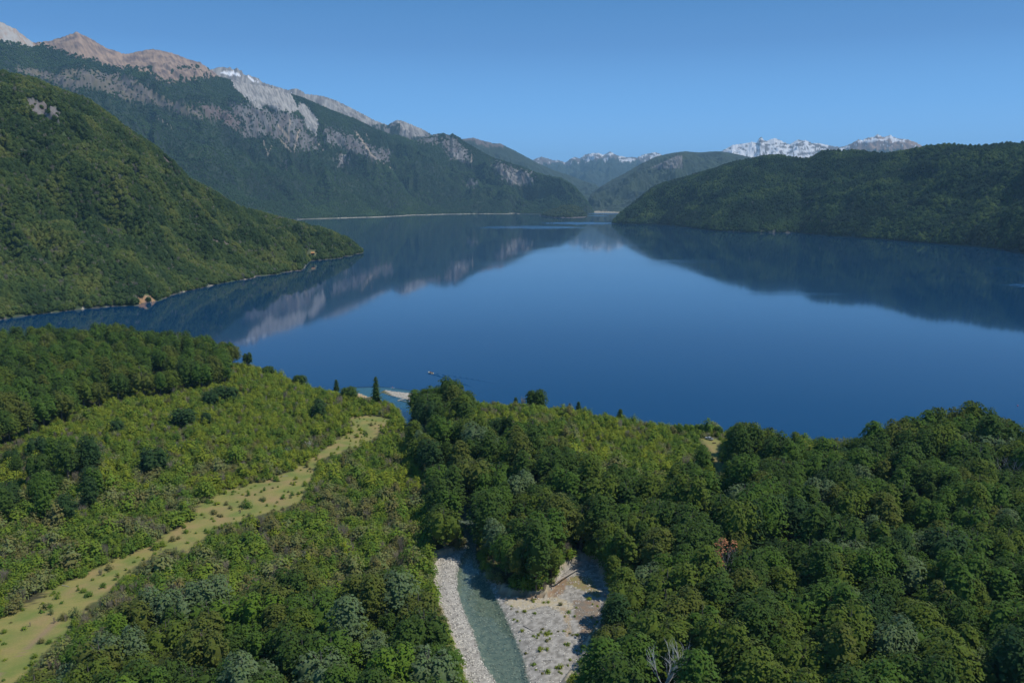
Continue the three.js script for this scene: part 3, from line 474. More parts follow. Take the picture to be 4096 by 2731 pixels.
// ---------------------------------------------------------------- where the trees of the plain stand
const waterline = table([[-400, 1300], [0, 1292], [83, 1293], [306, 1288], [497, 1285], [670, 1298], [765, 1306], [823, 1325], [893, 1357], [918, 1352], [937, 1408], [965, 1392], [990, 1388], [1008, 1440], [1046, 1448], [1129, 1466], [1225, 1498], [1314, 1536], [1403, 1546], [1441, 1574], [1480, 1600], [1620, 1600], [1638, 1545], [1691, 1540], [1710, 1566], [1729, 1549], [1806, 1508], [1850, 1548], [1876, 1574], [1990, 1588], [2090, 1594], [2200, 1598], [2300, 1610], [2400, 1640], [2465, 1648], [2510, 1655], [2600, 1675], [2660, 1688], [2800, 1690], [2880, 1697], [2895, 1728], [2920, 1714], [2960, 1687], [3050, 1702], [3150, 1716], [3240, 1716], [3300, 1750], [3400, 1755], [3478, 1745], [3490, 1682], [3520, 1660], [3560, 1656], [3640, 1632], [3760, 1612], [3880, 1592], [3960, 1600], [4000, 1630], [4060, 1680], [4096, 1725], [4200, 1800], [4500, 1950]]);
const riverSeen = [[1828, 2230], [1870, 2195], [1905, 2215], [1925, 2290], [1970, 2345], [2010, 2430], [2050, 2520], [2100, 2640], [2120, 2740], [1985, 2740], [1890, 2520], [1828, 2360]];
const mouthSeen = [[1430, 1540], [1475, 1545], [1478, 1590], [1440, 1590]], mouthSeen2 = [[1530, 1540], [1625, 1540], [1640, 1590], [1600, 1612], [1640, 1640], [1650, 1700], [1628, 1700], [1600, 1640], [1540, 1585]];
const keepClear = [barPx.left, barPx.right, riverSeen, meadowPx, clearingPx, mouthSeen, mouthSeen2];
const boxes = keepClear.map((p) => [Math.min(...p.map((q) => q[0])), Math.max(...p.map((q) => q[0])), Math.min(...p.map((q) => q[1])), Math.max(...p.map((q) => q[1]))]);
const covers = (x, y) => keepClear.some((p, i) => x > boxes[i][0] && x < boxes[i][1] && y > boxes[i][2] && y < boxes[i][3] && inPoly(p, x, y));
function hides(x, z, g, H, R) {   // would this plant stand before open ground that the photo shows?
  for (const [f, w] of [[1, 0], [0.82, 0.6], [0.6, 0.85], [0.35, 0.85], [0.08, 0.3]]) for (const s of [-1, 0, 1]) { const [px, py] = proj(x + s * w * R, g + f * H, z); if (covers(px, py)) return true; }
  return false;
}
const woodR = px2([[1650, 1600], [1720, 1545], [1860, 1530], [1880, 1640], [1900, 1740], [2000, 1715], [2130, 1735], [2150, 1820], [2250, 1800], [2350, 1885], [2500, 1930], [2640, 1965], [2750, 1910], [2790, 1800], [2850, 1850], [2900, 1780], [2960, 1720], [3090, 1740], [3130, 1800], [3260, 1830], [3420, 1800], [3470, 1700], [3640, 1640], [3900, 1600], [4200, 1700], [4700, 1950], [4700, 3100], [2150, 3100], [1880, 2300], [1800, 2200], [1760, 2080], [1700, 1900], [1640, 1740]], 14);
const woodL = px2([[-500, 1290], [0, 1295], [500, 1290], [700, 1302], [890, 1365], [940, 1405], [900, 1470], [800, 1500], [560, 1530], [330, 1570], [150, 1660], [-500, 1900]], 16);
const woodB = px2([[130, 2760], [300, 2640], [420, 2580], [700, 2480], [900, 2430], [1300, 2400], [1620, 2420], [1760, 2500], [1850, 2700], [1900, 3000], [100, 3000]], 10);
const copse = px2([[-300, 1800], [60, 1800], [200, 1790], [380, 1810], [420, 1900], [360, 2040], [200, 2080], [0, 2080], [-300, 2100]], 8);
const rnd = rngOf(77);
const trees = [], cell = 12, grid = new Map(), key = (x, z) => Math.floor(x / cell) + ',' + Math.floor(z / cell);
function near(x, z, f) { const i = Math.floor(x / cell), j = Math.floor(z / cell); for (let a = -2; a <= 2; a++) for (let b = -2; b <= 2; b++) for (const t of grid.get((i + a) + ',' + (j + b)) ?? []) if (f(t)) return true; return false; }
function keep(t) { const k = key(t.x, t.z); if (!grid.has(k)) grid.set(k, []); grid.get(k).push(t); trees.push(t); }
function plantTree(x, z, zone, o = {}) {
  const [px] = proj(x, 10, z); if (px < -260 || px > 4360) return false;
  if (!o.force && (landSd(x, z) < 3 || inBar(x, z) || riverAt(x, z)[0] < 1.5)) return false;
  if (zone === 'wood' && x > 40 && polyDist(bars.right, x, z, true) < 7) return false;
  const g = ground(x, z); let kind = o.kind, scale = o.scale;
  if (kind === undefined) { kind = rnd() < 0.7 ? Math.floor(rnd() * 5) : 5 + Math.floor(rnd() * 3); scale = (zone === 'bank' ? 0.5 : zone === 'copse' ? 0.48 : 0.66) + 0.44 * rnd(); if (zone === 'wood' && x > 180 && z < -380) scale *= 1.18; if (zone === 'inlet') scale = 0.72 + 0.3 * rnd(); if (rnd() < 0.16) scale *= 0.65; }
  const proto = o.proto ?? beechKinds[kind]; let sy = scale * (0.9 + 0.2 * rnd()), H = proto.H * sy, R = proto.R * scale;
  if (!o.force) {
    for (let k = 0; k < 3; k++) { const [qx, qy] = proj(x, g + H * 0.97, z); if (qy < waterline(qx) - 3) { sy *= 0.82; scale *= 0.9; H = proto.H * sy; R = proto.R * scale; } }
    const [qx, qy] = proj(x, g + H * 0.97, z); if (qy < waterline(qx) - 4) return false;
    if (hides(x, z, g, H, R)) return false;
  }
  keep({ x, z, g, kind, proto, scale, sy, H, R, zone, turn: rnd() * 6.283, ...o });
  return true;
}
function fill(poly, zone, tries, gap) {
  const xs = poly.map((p) => p[0]), zs = poly.map((p) => p[1]), x0 = Math.min(...xs), x1 = Math.max(...xs), z0 = Math.min(...zs), z1 = Math.max(...zs);
  for (let i = 0; i < tries; i++) { const x = lerp(x0, x1, rnd()), z = lerp(z0, z1, rnd()); if (!inPoly(poly, x, z)) continue; const want = gap * (0.75 + 0.5 * rnd()); if (near(x, z, (t) => Math.hypot(t.x - x, t.z - z) < Math.max(want, (t.R + want * 0.6) * 0.62))) continue; plantTree(x, z, zone); }
}
// single trees that stand out: photo pixel of the top, height, crown radius
const solo = (px, py, H, R, proto, colour, label, name = 'beech_tree') => { const [x, z] = at(px, py, 3 + H), g = Math.max(0.6, ground(x, z)); plantTree(x, z, 'solo', { force: true, proto, scale: R / proto.R, sy: H / proto.H, colour, label, name }); };
solo(1500, 1510, 21, 4.6, coneKind, 'dark', 'tall pointed dark tree beside the river mouth', 'pointed_tree');
solo(2145, 1530, 16, 7.6, lowKinds[0], 'dark', 'lone round dark-green tree standing above the lakeside scrub');
solo(2065, 1566, 8, 3.2, coneKind, 'deep', 'small pointed dark tree left of the lone round lakeside tree', 'pointed_tree');
solo(2317, 1583, 9, 3.4, coneKind, 'deep', 'small dark conical tree right of the lone round lakeside tree', 'pointed_tree');
solo(2480, 1622, 10, 4, coneKind, 'dark', 'pointed tree above the scrub between the small clearing and the lake', 'pointed_tree');
solo(1400, 1545, 10, 7.5, lowKinds[1], 'dark', 'broad dark tree on the point left of the river mouth');
solo(1345, 1500, 11, 3.6, coneKind, 'deep', 'slim dark tree poking above the scrub on the left-hand point', 'pointed_tree');
solo(1275, 1597, 13, 7, lowKinds[0], 'deep', 'big round dark tree in the scrub beside the top of the meadow');
solo(985, 1388, 17, 4.4, beechKinds[6], 'dark', 'tall tree with a bare leaning trunk at the edge of the inlet wood');
solo(918, 1350, 19, 5, beechKinds[5], 'dark', 'tall slender tree at the outer end of the inlet wood');
solo(730, 1632, 12, 8.5, lowKinds[1], 'deep', 'wide dark tree, larger of a pair in the bright scrub');
solo(820, 1648, 9, 5, lowKinds[0], 'deep', 'rounded dark tree, smaller of a pair in the bright scrub');
solo(900, 1540, 13, 9, lowKinds[0], 'deep', 'broad dark tree in the middle of the bright lakeward scrub');
solo(845, 1560, 11, 7, lowKinds[1], 'deep', 'dark tree leaning against the broad one in the lakeward scrub');
solo(455, 1682, 9, 6, lowKinds[0], 'deep', 'low dark tree alone in the bright scrub below the inlet wood');
solo(122, 1684, 8, 4.2, lowKinds[1], 'deep', 'small dark tree in the scrub in front of the inlet wood');
solo(215, 1762, 14, 7.5, lowKinds[1], 'deep', 'dense dark layered tree, left of two beside the grey thicket');
solo(335, 1785, 12, 5.2, lowKinds[0], 'deep', 'dense dark round tree, right of two beside the grey thicket');
solo(610, 1785, 16, 8, lowKinds[1], 'deep', 'large dark layered tree standing alone above the scrub by the meadow');
solo(1195, 1484, 9, 6.5, lowKinds[0], 'dark', 'low dark tree clump on the lake edge of the scrub');
solo(1065, 1455, 9, 6, lowKinds[1], 'dark', 'dark bushy tree by the water between the inlet wood and the point');
for (const [px, py, H, R, k] of [[3520, 1662, 27, 6, 6], [3590, 1652, 28, 7.5, 1], [3652, 1630, 29, 7.5, 3], [3715, 1622, 29, 7, 5], [3765, 1611, 30, 7, 2], [3830, 1606, 30, 8, 4], [3885, 1591, 31, 7, 7], [3948, 1599, 30, 8, 1], [4003, 1632, 28, 8, 3], [4060, 1682, 26, 8, 0], [4110, 1735, 24, 8, 2]]) solo(px, py, H, R, beechKinds[k], ['dark', 'olive', 'brown', 'green'][px % 4], 'very tall tree in the lakeside row at the far end of the dense wood');
for (const [px, py, H, R, k] of [[1806, 1508, 28, 9, 1], [1738, 1551, 23, 8, 3], [1655, 1546, 17, 6, 5], [1698, 1541, 15, 4.4, 6], [1850, 1580, 24, 8, 2], [1780, 1600, 22, 8, 4]]) solo(px, py, H, R, beechKinds[k], ['dark', 'green'][px % 2], 'tall tree in the clump on the right bank of the river mouth');
for (const [px, py, H, R, k] of [[2712, 1697, 7, 4.2, 0], [2757, 1694, 6.6, 3.8, 1], [2800, 1691, 6.6, 3.8, 0], [2842, 1690, 6.4, 3.6, 1], [2874, 1700, 6.4, 3.4, 0]]) solo(px, py, H, R, lowKinds[k], ['green', 'fresh'][k], 'dense green tree in the screen between the pickup and the lake');
for (const q of [[2905, 2160, 24], [2640, 2545, 30]]) { const [x, z] = at(...q); for (const f of [1, 0.965]) { const k = key(x * f, z * f); if (!grid.has(k)) grid.set(k, []); grid.get(k).push({ x: x * f, z: z * f, R: 11, zone: 'gap' }); } }   // room for the orange tree and the big dead tree
fill(woodR, 'wood', 12000, 7.5); fill(woodL, 'inlet', 5000, 8.6); fill(woodB, 'bank', 4000, 6.2); fill(copse, 'copse', 500, 15);

const palette = { wood: ['deep', 'dark', 'dark', 'green', 'olive', 'green', 'olive', 'brown', 'dark', 'silver'], inlet: ['green', 'dark', 'olive', 'green', 'brown'], bank: ['olive', 'green', 'dark', 'brown', 'silver', 'fresh'], copse: ['deep', 'dark', 'green'], solo: ['dark'] };
const whereWood = (t) => { if (t.zone !== 'wood') return where[t.zone]; if (polyDist(bars.right, t.x, t.z, true) < 16) return 'overhanging the gravel bend'; if (riverAt(t.x, t.z)[0] < 16) return 'on the right bank of the river'; if (polyDist(clearing, t.x, t.z, true) < 22) return 'beside the clearing with the pickup'; if (landSd(t.x, t.z) < 28) return 'on the lake edge of the dense wood'; return where.wood; };
const where = { wood: 'in the dense wood between river and lake', inlet: 'in the wood beside the lake inlet', bank: 'in the wood between the meadow and the gravel river', copse: 'in the dark copse left of the meadow' };
const words = { dark: 'dark green', green: 'mid-green', olive: 'olive-green', silver: 'silvery grey-green', deep: 'blackish green', brown: 'brownish green', fresh: 'bright green' };
for (const t of trees) { t.colour ??= palette[t.zone][Math.floor(clamp(0.5 + 0.5 * N2(t.x / 28, t.z / 28) * 0.5 + (rnd() - 0.5) * 0.8, 0, 0.999) * palette[t.zone].length)]; t.seen = t.R * Math.sqrt(t.H) / Math.hypot(t.x, t.g - EYE + t.H * 0.7, t.z); const [px, py] = proj(t.x, t.g + t.H * 0.8, t.z); if (px < -40 || px > 4136 || py > 2860) t.seen *= 0.05; if (t.zone === 'solo') t.seen += 10; }
trees.sort((a, b) => b.seen - a.seen);
const restTrees = [];
trees.forEach((t, i) => {
  if (i >= 300) { restTrees.push(t); return; }
  const o = new THREE.Group(); add(o, t.name ?? 'beech_tree');
  part(o, 'trunk', t.proto.trunk, bark); part(o, 'crown', t.proto.crown, leafMats[t.colour]);
  o.position.set(t.x, t.g - 0.1, t.z); o.rotation.y = t.turn; o.scale.set(t.scale, t.sy, t.scale);
  const shape = t.kind >= 5 ? 'tall narrow' : t.scale < 0.62 ? 'small round' : t.scale > 0.95 ? 'huge domed' : 'domed';
  if (t.zone === 'solo') t.group = t.label.startsWith('very tall') ? 'row of very tall lakeside trees' : t.label.startsWith('dense green tree in the screen') ? 'screen of trees behind the pickup' : t.label.startsWith('tall tree in the clump') ? 'clump by the river mouth' : null;
  tag(o, t.label ?? `${shape} ${words[t.colour]} beech tree ${whereWood(t)}`, 'tree', t.label ? t.group : `${shape} ${words[t.colour]} beeches ${whereWood(t)}`);
});
function stuffOf(name, label, category, groups) {   // one object of uncountable plants: copies of a few forms
  const o = new THREE.Group(); add(o, name); tag(o, label, category, null, 'stuff');
  for (const { part: pname, geo, material, items } of groups) {
    if (!items.length) continue;
    const im = new THREE.InstancedMesh(geo, material, items.length), m = new THREE.Matrix4(), q = new THREE.Quaternion(), e = new THREE.Euler(), c = new THREE.Color();
    items.forEach((t, i) => { e.set(t.tx ?? 0, t.turn, t.tz ?? 0); q.setFromEuler(e); m.compose(new THREE.Vector3(t.x, t.g, t.z), q, new THREE.Vector3(t.scale, t.sy ?? t.scale, t.scale)); im.setMatrixAt(i, m); if (t.c) im.setColorAt(i, c.setRGB(...t.c)); });
    im.name = pname; im.castShadow = im.receiveShadow = true; tag(im, null, null, null, 'stuff'); o.add(im);
  }
  return o;
}
const leafRGB = Object.fromEntries(Object.entries(leafMats).map(([k, m]) => [k, m.color.toArray()]));
{
  const groups = [], protos = [...new Set(restTrees.map((t) => t.proto))];
  for (const p of protos) { const items = restTrees.filter((t) => t.proto === p).map((t) => ({ x: t.x, z: t.z, g: t.g - 0.1, turn: t.turn, scale: t.scale, sy: t.sy, c: leafRGB[t.colour] })); groups.push({ part: 'crown', geo: p.crown, material: tintMat, items }, { part: 'trunk', geo: p.trunk, material: bark, items: items.map((t) => ({ ...t, c: null })) }); }
  stuffOf('beech_wood', 'farther beech trees massed in the woods of the plain', 'wood', groups);
}

// ---------------------------------------------------------------- scrub, meadow bushes
{
  const shrubs = [], sgrid = new Map(), sc = 3, put = (x, z) => { const k = Math.floor(x / sc) + ',' + Math.floor(z / sc); (sgrid.get(k) ?? sgrid.set(k, []).get(k)).push([x, z]); };
  const close = (x, z, d) => { const i = Math.floor(x / sc), j = Math.floor(z / sc); for (let a = -1; a <= 1; a++) for (let b = -1; b <= 1; b++) for (const p of sgrid.get((i + a) + ',' + (j + b)) ?? []) if (Math.hypot(p[0] - x, p[1] - z) < d) return true; return false; };
  const r = rngOf(909);
  for (let i = 0; i < 90000; i++) {
    const z = -lerp(200, 800, Math.pow(r(), 0.9)), x = lerp(-0.72, 0.72, r()) * (-z + 40); if (x < -560 || x > 420) continue;
    if (close(x, z, 1.85) || landSd(x, z) < 2) continue;
    const tuft = fbm(x / 8 + 50, z / 8, 3) > 0.36; if (inBar(x, z) || (inPoly(meadow, x + 4 * N2(x / 6, z / 6), z + 4 * N2b(x / 6, z / 6)) && !tuft) || inPoly(clearing, x, z) || riverAt(x, z)[0] < 1.2) continue;
    const inWood = inPoly(woodR, x, z) || inPoly(woodL, x, z) || inPoly(woodB, x, z);
    if (inWood && r() < 0.55) continue;
    if (near(x, z, (t) => Math.hypot(t.x - x, t.z - z) < t.R * (t.zone === 'solo' ? 0.75 : 0.5))) continue;
    const g = ground(x, z), n = fbm(x / 40, z / 40, 3), grey = fbm(x / 26 + 9, z / 26, 3) + (x > -260 && z > -420 && x < -20 ? 0.12 : 0);
    let scale = (0.55 + 0.5 * r() + 0.6 * Math.pow(r(), 4)) * (0.85 + 0.9 * clamp(fbm(x / 17 + 30, z / 17, 3) + 0.2)) * (z < -430 ? 0.85 : 1.1) * (x > 0 && z < -380 ? 1.15 : 1);
    const twig = r() < 0.03 + 0.34 * sstep(0.12, 0.45, grey), H = 4.2 * scale;
    const top = proj(x, g + H * 0.95, z); if (top[1] < waterline(top[0]) - 2) { scale *= 0.55; const t2 = proj(x, g + H * 0.52, z); if (t2[1] < waterline(t2[0]) - 2) continue; }
    if (hides(x, z, g, H * 0.9, 1.3 * scale)) { scale *= 0.5; if (!(inPoly(meadow, x, z) && tuft || r() < 0.12) && hides(x, z, g, 1.9 * scale, 1.1 * scale)) continue; }
    let colour = n > 0.1 && z < -380 ? 'lime' : grey > 0.18 ? (r() < 0.5 ? 'sage' : 'dull') : r() < 0.3 ? 'green' : 'grass';
    if (r() < 0.13) colour = ['lime', 'grass', 'sage', 'green', 'dull'][Math.floor(r() * 5)];
    if (x < -60 && z < -470 && r() < 0.6) colour = r() < 0.6 ? 'lime' : 'grass';
    put(x, z); shrubs.push({ x, z, g: g - 0.1, scale, sy: scale * (0.75 + 0.6 * r() * r()), turn: r() * 6.283, twig, colour, kind: twig ? Math.floor(r() * 2) : Math.floor(r() * 6), seen: scale / Math.hypot(x, 145, z) * (proj(x, g, z)[1] > 2780 || Math.abs(proj(x, g, z)[0] - 2048) > 2060 ? 0.05 : 1) });
  }
  const leafy = shrubs.filter((s) => !s.twig).sort((a, b) => b.seen - a.seen), bare = shrubs.filter((s) => s.twig).sort((a, b) => b.seen - a.seen);
  const big = (v, a, b) => (v < a ? 'small' : v < b ? 'medium-sized' : 'large');
  const sw = { lime: 'yellow-green', grass: 'grass-green', sage: 'grey-green', green: 'dark green', dull: 'dull olive' }, place = (s) => { const side = riverAt(s.x, s.z); if (s.x > river[Math.min(river.length - 1, Math.round(side[1]))].c[0]) return inPoly(woodR, s.x, s.z) ? 'under the trees of the dense wood' : polyDist(clearing, s.x, s.z, true) < 25 ? 'around the clearing with the pickup' : s.z < -430 ? 'in the lakeside scrub right of the river mouth' : 'on the right bank of the river'; return inPoly(woodB, s.x, s.z) ? 'among the beeches by the gravel river' : polyDist(meadow, s.x, s.z, true) < 14 ? 'at the edge of the dry meadow' : s.z < -430 ? 'in the bright scrub by the lake' : inPoly(px2([[-400, 1500], [1560, 1650], [1100, 1930], [0, 2480], [-400, 2600]], 3), s.x, s.z) ? 'in the scrub on the hillward side of the meadow' : 'in the scrub between meadow and river'; };
  leafy.slice(0, 300).forEach((s) => { const o = new THREE.Group(), p = shrubKinds[s.kind]; add(o, 'shrub'); part(o, 'stems', p.trunk, bark); part(o, 'foliage', p.crown, shrubMats[s.colour]); o.position.set(s.x, s.g, s.z); o.rotation.y = s.turn; o.scale.set(s.scale, s.sy, s.scale); const l = `${big(s.scale, 1.0, 1.4)} leafy ${sw[s.colour]} shrub ${place(s)}`; tag(o, l, 'shrub', l.replace('shrub', 'shrubs')); });
  bare.slice(0, 120).forEach((s) => { const m = new THREE.Mesh(twigKinds[s.kind].crown, twigMat); add(m, 'bare_thicket'); shade(m); m.position.set(s.x, s.g, s.z); m.rotation.y = s.turn; m.scale.set(s.scale, s.sy, s.scale); const l = `${big(s.scale, 0.85, 1.2)} bare grey-brown thicket ${place(s)}`; tag(m, l, 'thicket', l.replace('thicket', 'thickets')); });
  const rgb = Object.fromEntries(Object.entries(shrubMats).map(([k, m]) => [k, m.color.toArray()]));
  stuffOf('scrub', 'low green scrub covering the plain between woods and lake', 'scrub', [
    ...shrubKinds.map((p, k) => ({ part: 'foliage', geo: p.crown, material: tintMat, items: leafy.slice(300).filter((s) => s.kind === k).map((s) => ({ ...s, c: rgb[s.colour] })) })),
    ...twigKinds.map((p, k) => ({ part: 'bare_twigs', geo: p.crown, material: twigMat, items: bare.slice(120).filter((s) => s.kind === k) })),
  ]);
  // low bushes dotted over the meadow and the gravel
  const mb = [], clump = (x, z) => fbm(x / 9, z / 9, 2);
  for (let i = 0; i < 9000 && mb.length < 150; i++) {
    const z = -lerp(222, 532, r()), x = lerp(-0.75, -0.1, r()) * -z; if (!inPoly(meadow, x, z) || polyDist(track, x, z) < 1.5 || clump(x, z) < (x > -150 && z < -380 ? -0.35 : 0.0) || mb.some((b) => Math.hypot(b.x - x, b.z - z) < 1.5)) continue;
    mb.push({ x, z, on: 'meadow' });
  }
  for (let i = 0, n = 0; i < 4000 && n < 70; i++) { const q = [lerp(1990, 2400, r()), lerp(2390, 2735, r())], [x, z] = at(q[0], q[1], 2.4); if (inPoly(bars.right, x, z) && riverAt(x, z)[0] > 1 && (clump(x, z) > 0.1 || r() < 0.08)) { mb.push({ x, z, on: 'gravel' }); n++; } }
  const tones = { meadow: ['lime', 'grass', 'green', 'dull'], gravel: ['lime', 'dull', 'lime', 'grass'] };
  for (const b of mb) {
    const p = bushKinds[Math.floor(r() * 4)], k = tones[b.on][Math.floor(r() * 4)], s = (b.on === 'gravel' ? 0.45 : 0.6) + 0.7 * r() * r() + (r() < 0.08 && b.on === 'meadow' ? 0.8 : 0), o = new THREE.Group();
    add(o, 'low_bush'); part(o, 'stems', p.trunk, bark); part(o, 'foliage', p.crown, shrubMats[k]);
    o.position.set(b.x, ground(b.x, b.z) - 0.03, b.z); o.rotation.y = r() * 6.283; o.scale.set(s * 1.15, s, s * 1.15);
    const spot = polyDist(track, b.x, b.z) < 14 ? 'beside the worn track on the dry meadow' : b.z < -400 ? 'at the river-mouth end of the dry meadow' : polyDist(meadow, b.x, b.z, true) < 4 ? 'near the scrub edge of the dry meadow' : 'out in the middle of the dry meadow', l = b.on === 'meadow' ? `${s < 0.7 ? 'tiny' : s < 1.0 ? 'low' : s < 1.3 ? 'spreading' : 'waist-high'} ${sw[k]} bush ${spot}` : `${s < 0.6 ? 'tiny' : 'small'} ${sw[k]} bush growing on the gravel bar`; tag(o, l, 'bush', l.replace('bush', 'bushes'));
  }
}
// ---------------------------------------------------------------- stones
{
  const r = rngOf(515), forms = [0, 1, 2].map((k) => { const g = new THREE.IcosahedronGeometry(1, 0), p = g.attributes.position; for (let i = 0; i < p.count; i++) { const n = 1 + 0.25 * N3(p.getX(i) * 2 + k * 7, p.getY(i) * 2, p.getZ(i) * 2); p.setXYZ(i, p.getX(i) * n, p.getY(i) * n * 0.55, p.getZ(i) * n * 0.8); } g.computeVertexNormals(); return g; });
  const items = [[], [], []];
  const tones = [S(214, 206, 190), S(186, 180, 168), S(158, 152, 142), S(130, 126, 118), S(226, 220, 204)];
  const scatter = (poly, n, s0, s1, sparse = 0) => { const xs = poly.map((p) => p[0]), zs = poly.map((p) => p[1]), x0 = Math.min(...xs), x1 = Math.max(...xs), z0 = Math.min(...zs), z1 = Math.max(...zs); for (let i = 0, c = 0; i < n * 6 && c < n; i++) { const x = lerp(x0, x1, r()), z = lerp(z0, z1, r()); if (!inPoly(poly, x, z) || fbm(x / 5, z / 5, 2) < -0.18 * r() - 0.05 + sparse) continue; c++; const s = s0 + (s1 - s0) * Math.pow(r(), 3); items[Math.floor(r() * 3)].push({ x, z, g: ground(x, z) + s * 0.1, scale: s, turn: r() * 6.283, tx: (r() - 0.5) * 0.5, c: tones[Math.floor(r() * 5)] }); } };
  scatter(bars.left, 9000, 0.09, 0.38); scatter(bars.right, 6500, 0.06, 0.3, 0.16); scatter(bars.mouth, 1600, 0.1, 0.4); scatter(bars.rapid, 260, 0.25, 0.9);
  for (let i = 0; i < 5200; i++) { const t = r() * 9.5, k = Math.min(river.length - 2, t | 0), f = t - k, q = lerp(-0.04, 1.04, r()), x = lerp(lerp(river[k].l[0], river[k + 1].l[0], f), lerp(river[k].r[0], river[k + 1].r[0], f), q), z = lerp(lerp(river[k].l[1], river[k + 1].l[1], f), lerp(river[k].r[1], river[k + 1].r[1], f), q), s = 0.1 + 0.4 * Math.pow(r(), 3); items[Math.floor(r() * 3)].push({ x, z, g: ground(x, z) + s * 0.1, scale: s, turn: r() * 6.283, c: mixc(tones[Math.floor(r() * 4)], S(120, 126, 108), 0.6) }); }
  stuffOf('river_stones', 'pale rounded stones on the bars and bed of the river', 'stones', items.map((l, k) => ({ part: 'stones', geo: forms[k], material: mat([1, 1, 1], 0.9), items: l })));
}

// ---------------------------------------------------------------- woods on the hills (each reads as one mass)
function farCrown(seed, n, size, radiusShare) {
  const r = rngOf(seed), L = new Leaves(r); L.core(0.12, 0.86, profiles.dome, 0.42, radiusShare);
  for (let i = 0; i < n; i++) { const t = Math.pow((i + 0.5) / n, 0.85), a = i * 2.39996 + r(), q = 0.42 * profiles.dome(t) * (0.75 + 0.35 * r()), k = 0.75 + 0.5 * r(); L.spray(Math.cos(a) * q, 0.15 + 0.85 * t, Math.sin(a) * q, Math.cos(a) * 0.6, 0.8, Math.sin(a) * 0.6, size * (0.7 + 0.6 * r()), [0.7 + 0.3 * k, 1, 0.95], [Math.cos(a) * 0.7, 0.7, Math.sin(a) * 0.7]); }
  return L.geo();
}
function clothe(hill, o) {
  const r = rngOf(o.seed), items = o.forms.map(() => []), bare = [];
  let maxA = 0; for (let i = 0; i <= 40; i++) { const [a, b] = hill.width(i / 40); maxA = Math.max(maxA, (b - a) * b); }
  let n = 0;
  for (let i = 0; i < o.count * 12 && n < o.count; i++) {
    const u = r(), v = r() * 0.995, [a, b] = hill.width(u); if (r() * maxA > (b - a) * lerp(a, b, v)) continue;
    const s = hill.sample(u, v); if (r() > s.wood || s.y < (o.minY ?? 1.5)) continue;
    const [px, py] = proj(s.x, s.y + 8, s.z); if (px < -150 || px > 4250) continue;
    n++;
    const f = fbm(s.x / o.patch, s.z / o.patch, 3), c = o.tone(f, r(), s.x, s.z), size = o.size * (0.6 + 0.75 * r());
    if (o.bareShare && r() < o.bareShare * (1 + 4 * sstep(0.05, 0.4, fbm(s.x / 60 + 40, s.z / 60, 3)))) bare.push({ x: s.x, g: s.y - 0.5, z: s.z, scale: size / 5, sy: size / 4.4, turn: r() * 6.28 });
    else items[Math.floor(r() * o.forms.length)].push({ x: s.x, g: s.y - size * 0.1, z: s.z, scale: size, sy: size * (0.6 + 0.42 * r()), turn: r() * 6.283, c });
  }
  const groups = o.forms.map((geo, k) => ({ part: 'crowns', geo, material: tintMat, items: items[k] }));
  if (bare.length) groups.push({ part: 'bare_trees', geo: twigKinds[0].crown, material: o.bareMat, items: bare });
  return stuffOf(o.name, o.label, 'forest', groups);
}
const three = (a, b, c, f) => (f < 0.5 ? mixc(a, b, f * 2) : mixc(b, c, f * 2 - 1));
clothe(Il, { seed: 1, count: 52000, size: 8.6, patch: 110, forms: [farCrown(1, 46, 0.13, 0.75), farCrown(2, 46, 0.12, 0.75), farCrown(3, 40, 0.14, 0.75)], bareShare: 0.035, bareMat: mat(S(142, 136, 118)), name: 'hillside_forest', label: 'dense mixed-green forest clothing the left hillside', tone: (f, q) => three(S(58, 79, 47), S(82, 101, 52), S(112, 119, 62), clamp(0.4 + f * 1.0 + (q - 0.5) * 0.5)) });
clothe(Hr, { seed: 2, count: 48000, size: 14.5, patch: 240, forms: [farCrown(4, 30, 0.15, 0.8), farCrown(5, 30, 0.15, 0.8)], bareShare: 0.004, bareMat: mat(S(130, 126, 118)), name: 'ridge_forest', label: 'dark green forest clothing the right-hand ridge', tone: (f, q) => three(S(38, 58, 42), S(58, 82, 46), S(88, 106, 54), clamp(0.4 + f * 1.1 + (q < 0.12 ? -0.5 : 0) + (q - 0.5) * 0.4)) });
clothe(M, { seed: 3, count: 130000, size: 12.5, patch: 700, minY: 6, forms: [farCrown(6, 12, 0.22, 0.85), farCrown(7, 12, 0.22, 0.85)], name: 'mountain_forest', label: 'blue-green forest covering the lower slopes of the long mountain', tone: (f, q) => three(S(46, 68, 52), S(68, 92, 58), S(98, 122, 66), clamp(0.45 + f * 0.5 + (q - 0.5) * 0.4)) });
clothe(Js, { seed: 4, count: 1500, size: 17, patch: 100, forms: [farCrown(8, 16, 0.2, 0.85)], name: 'point_forest', label: 'trees covering the small point at the narrows', tone: (f, q) => three(S(50, 66, 48), S(70, 84, 54), S(88, 98, 58), clamp(0.5 + f + (q - 0.5) * 0.4)) });

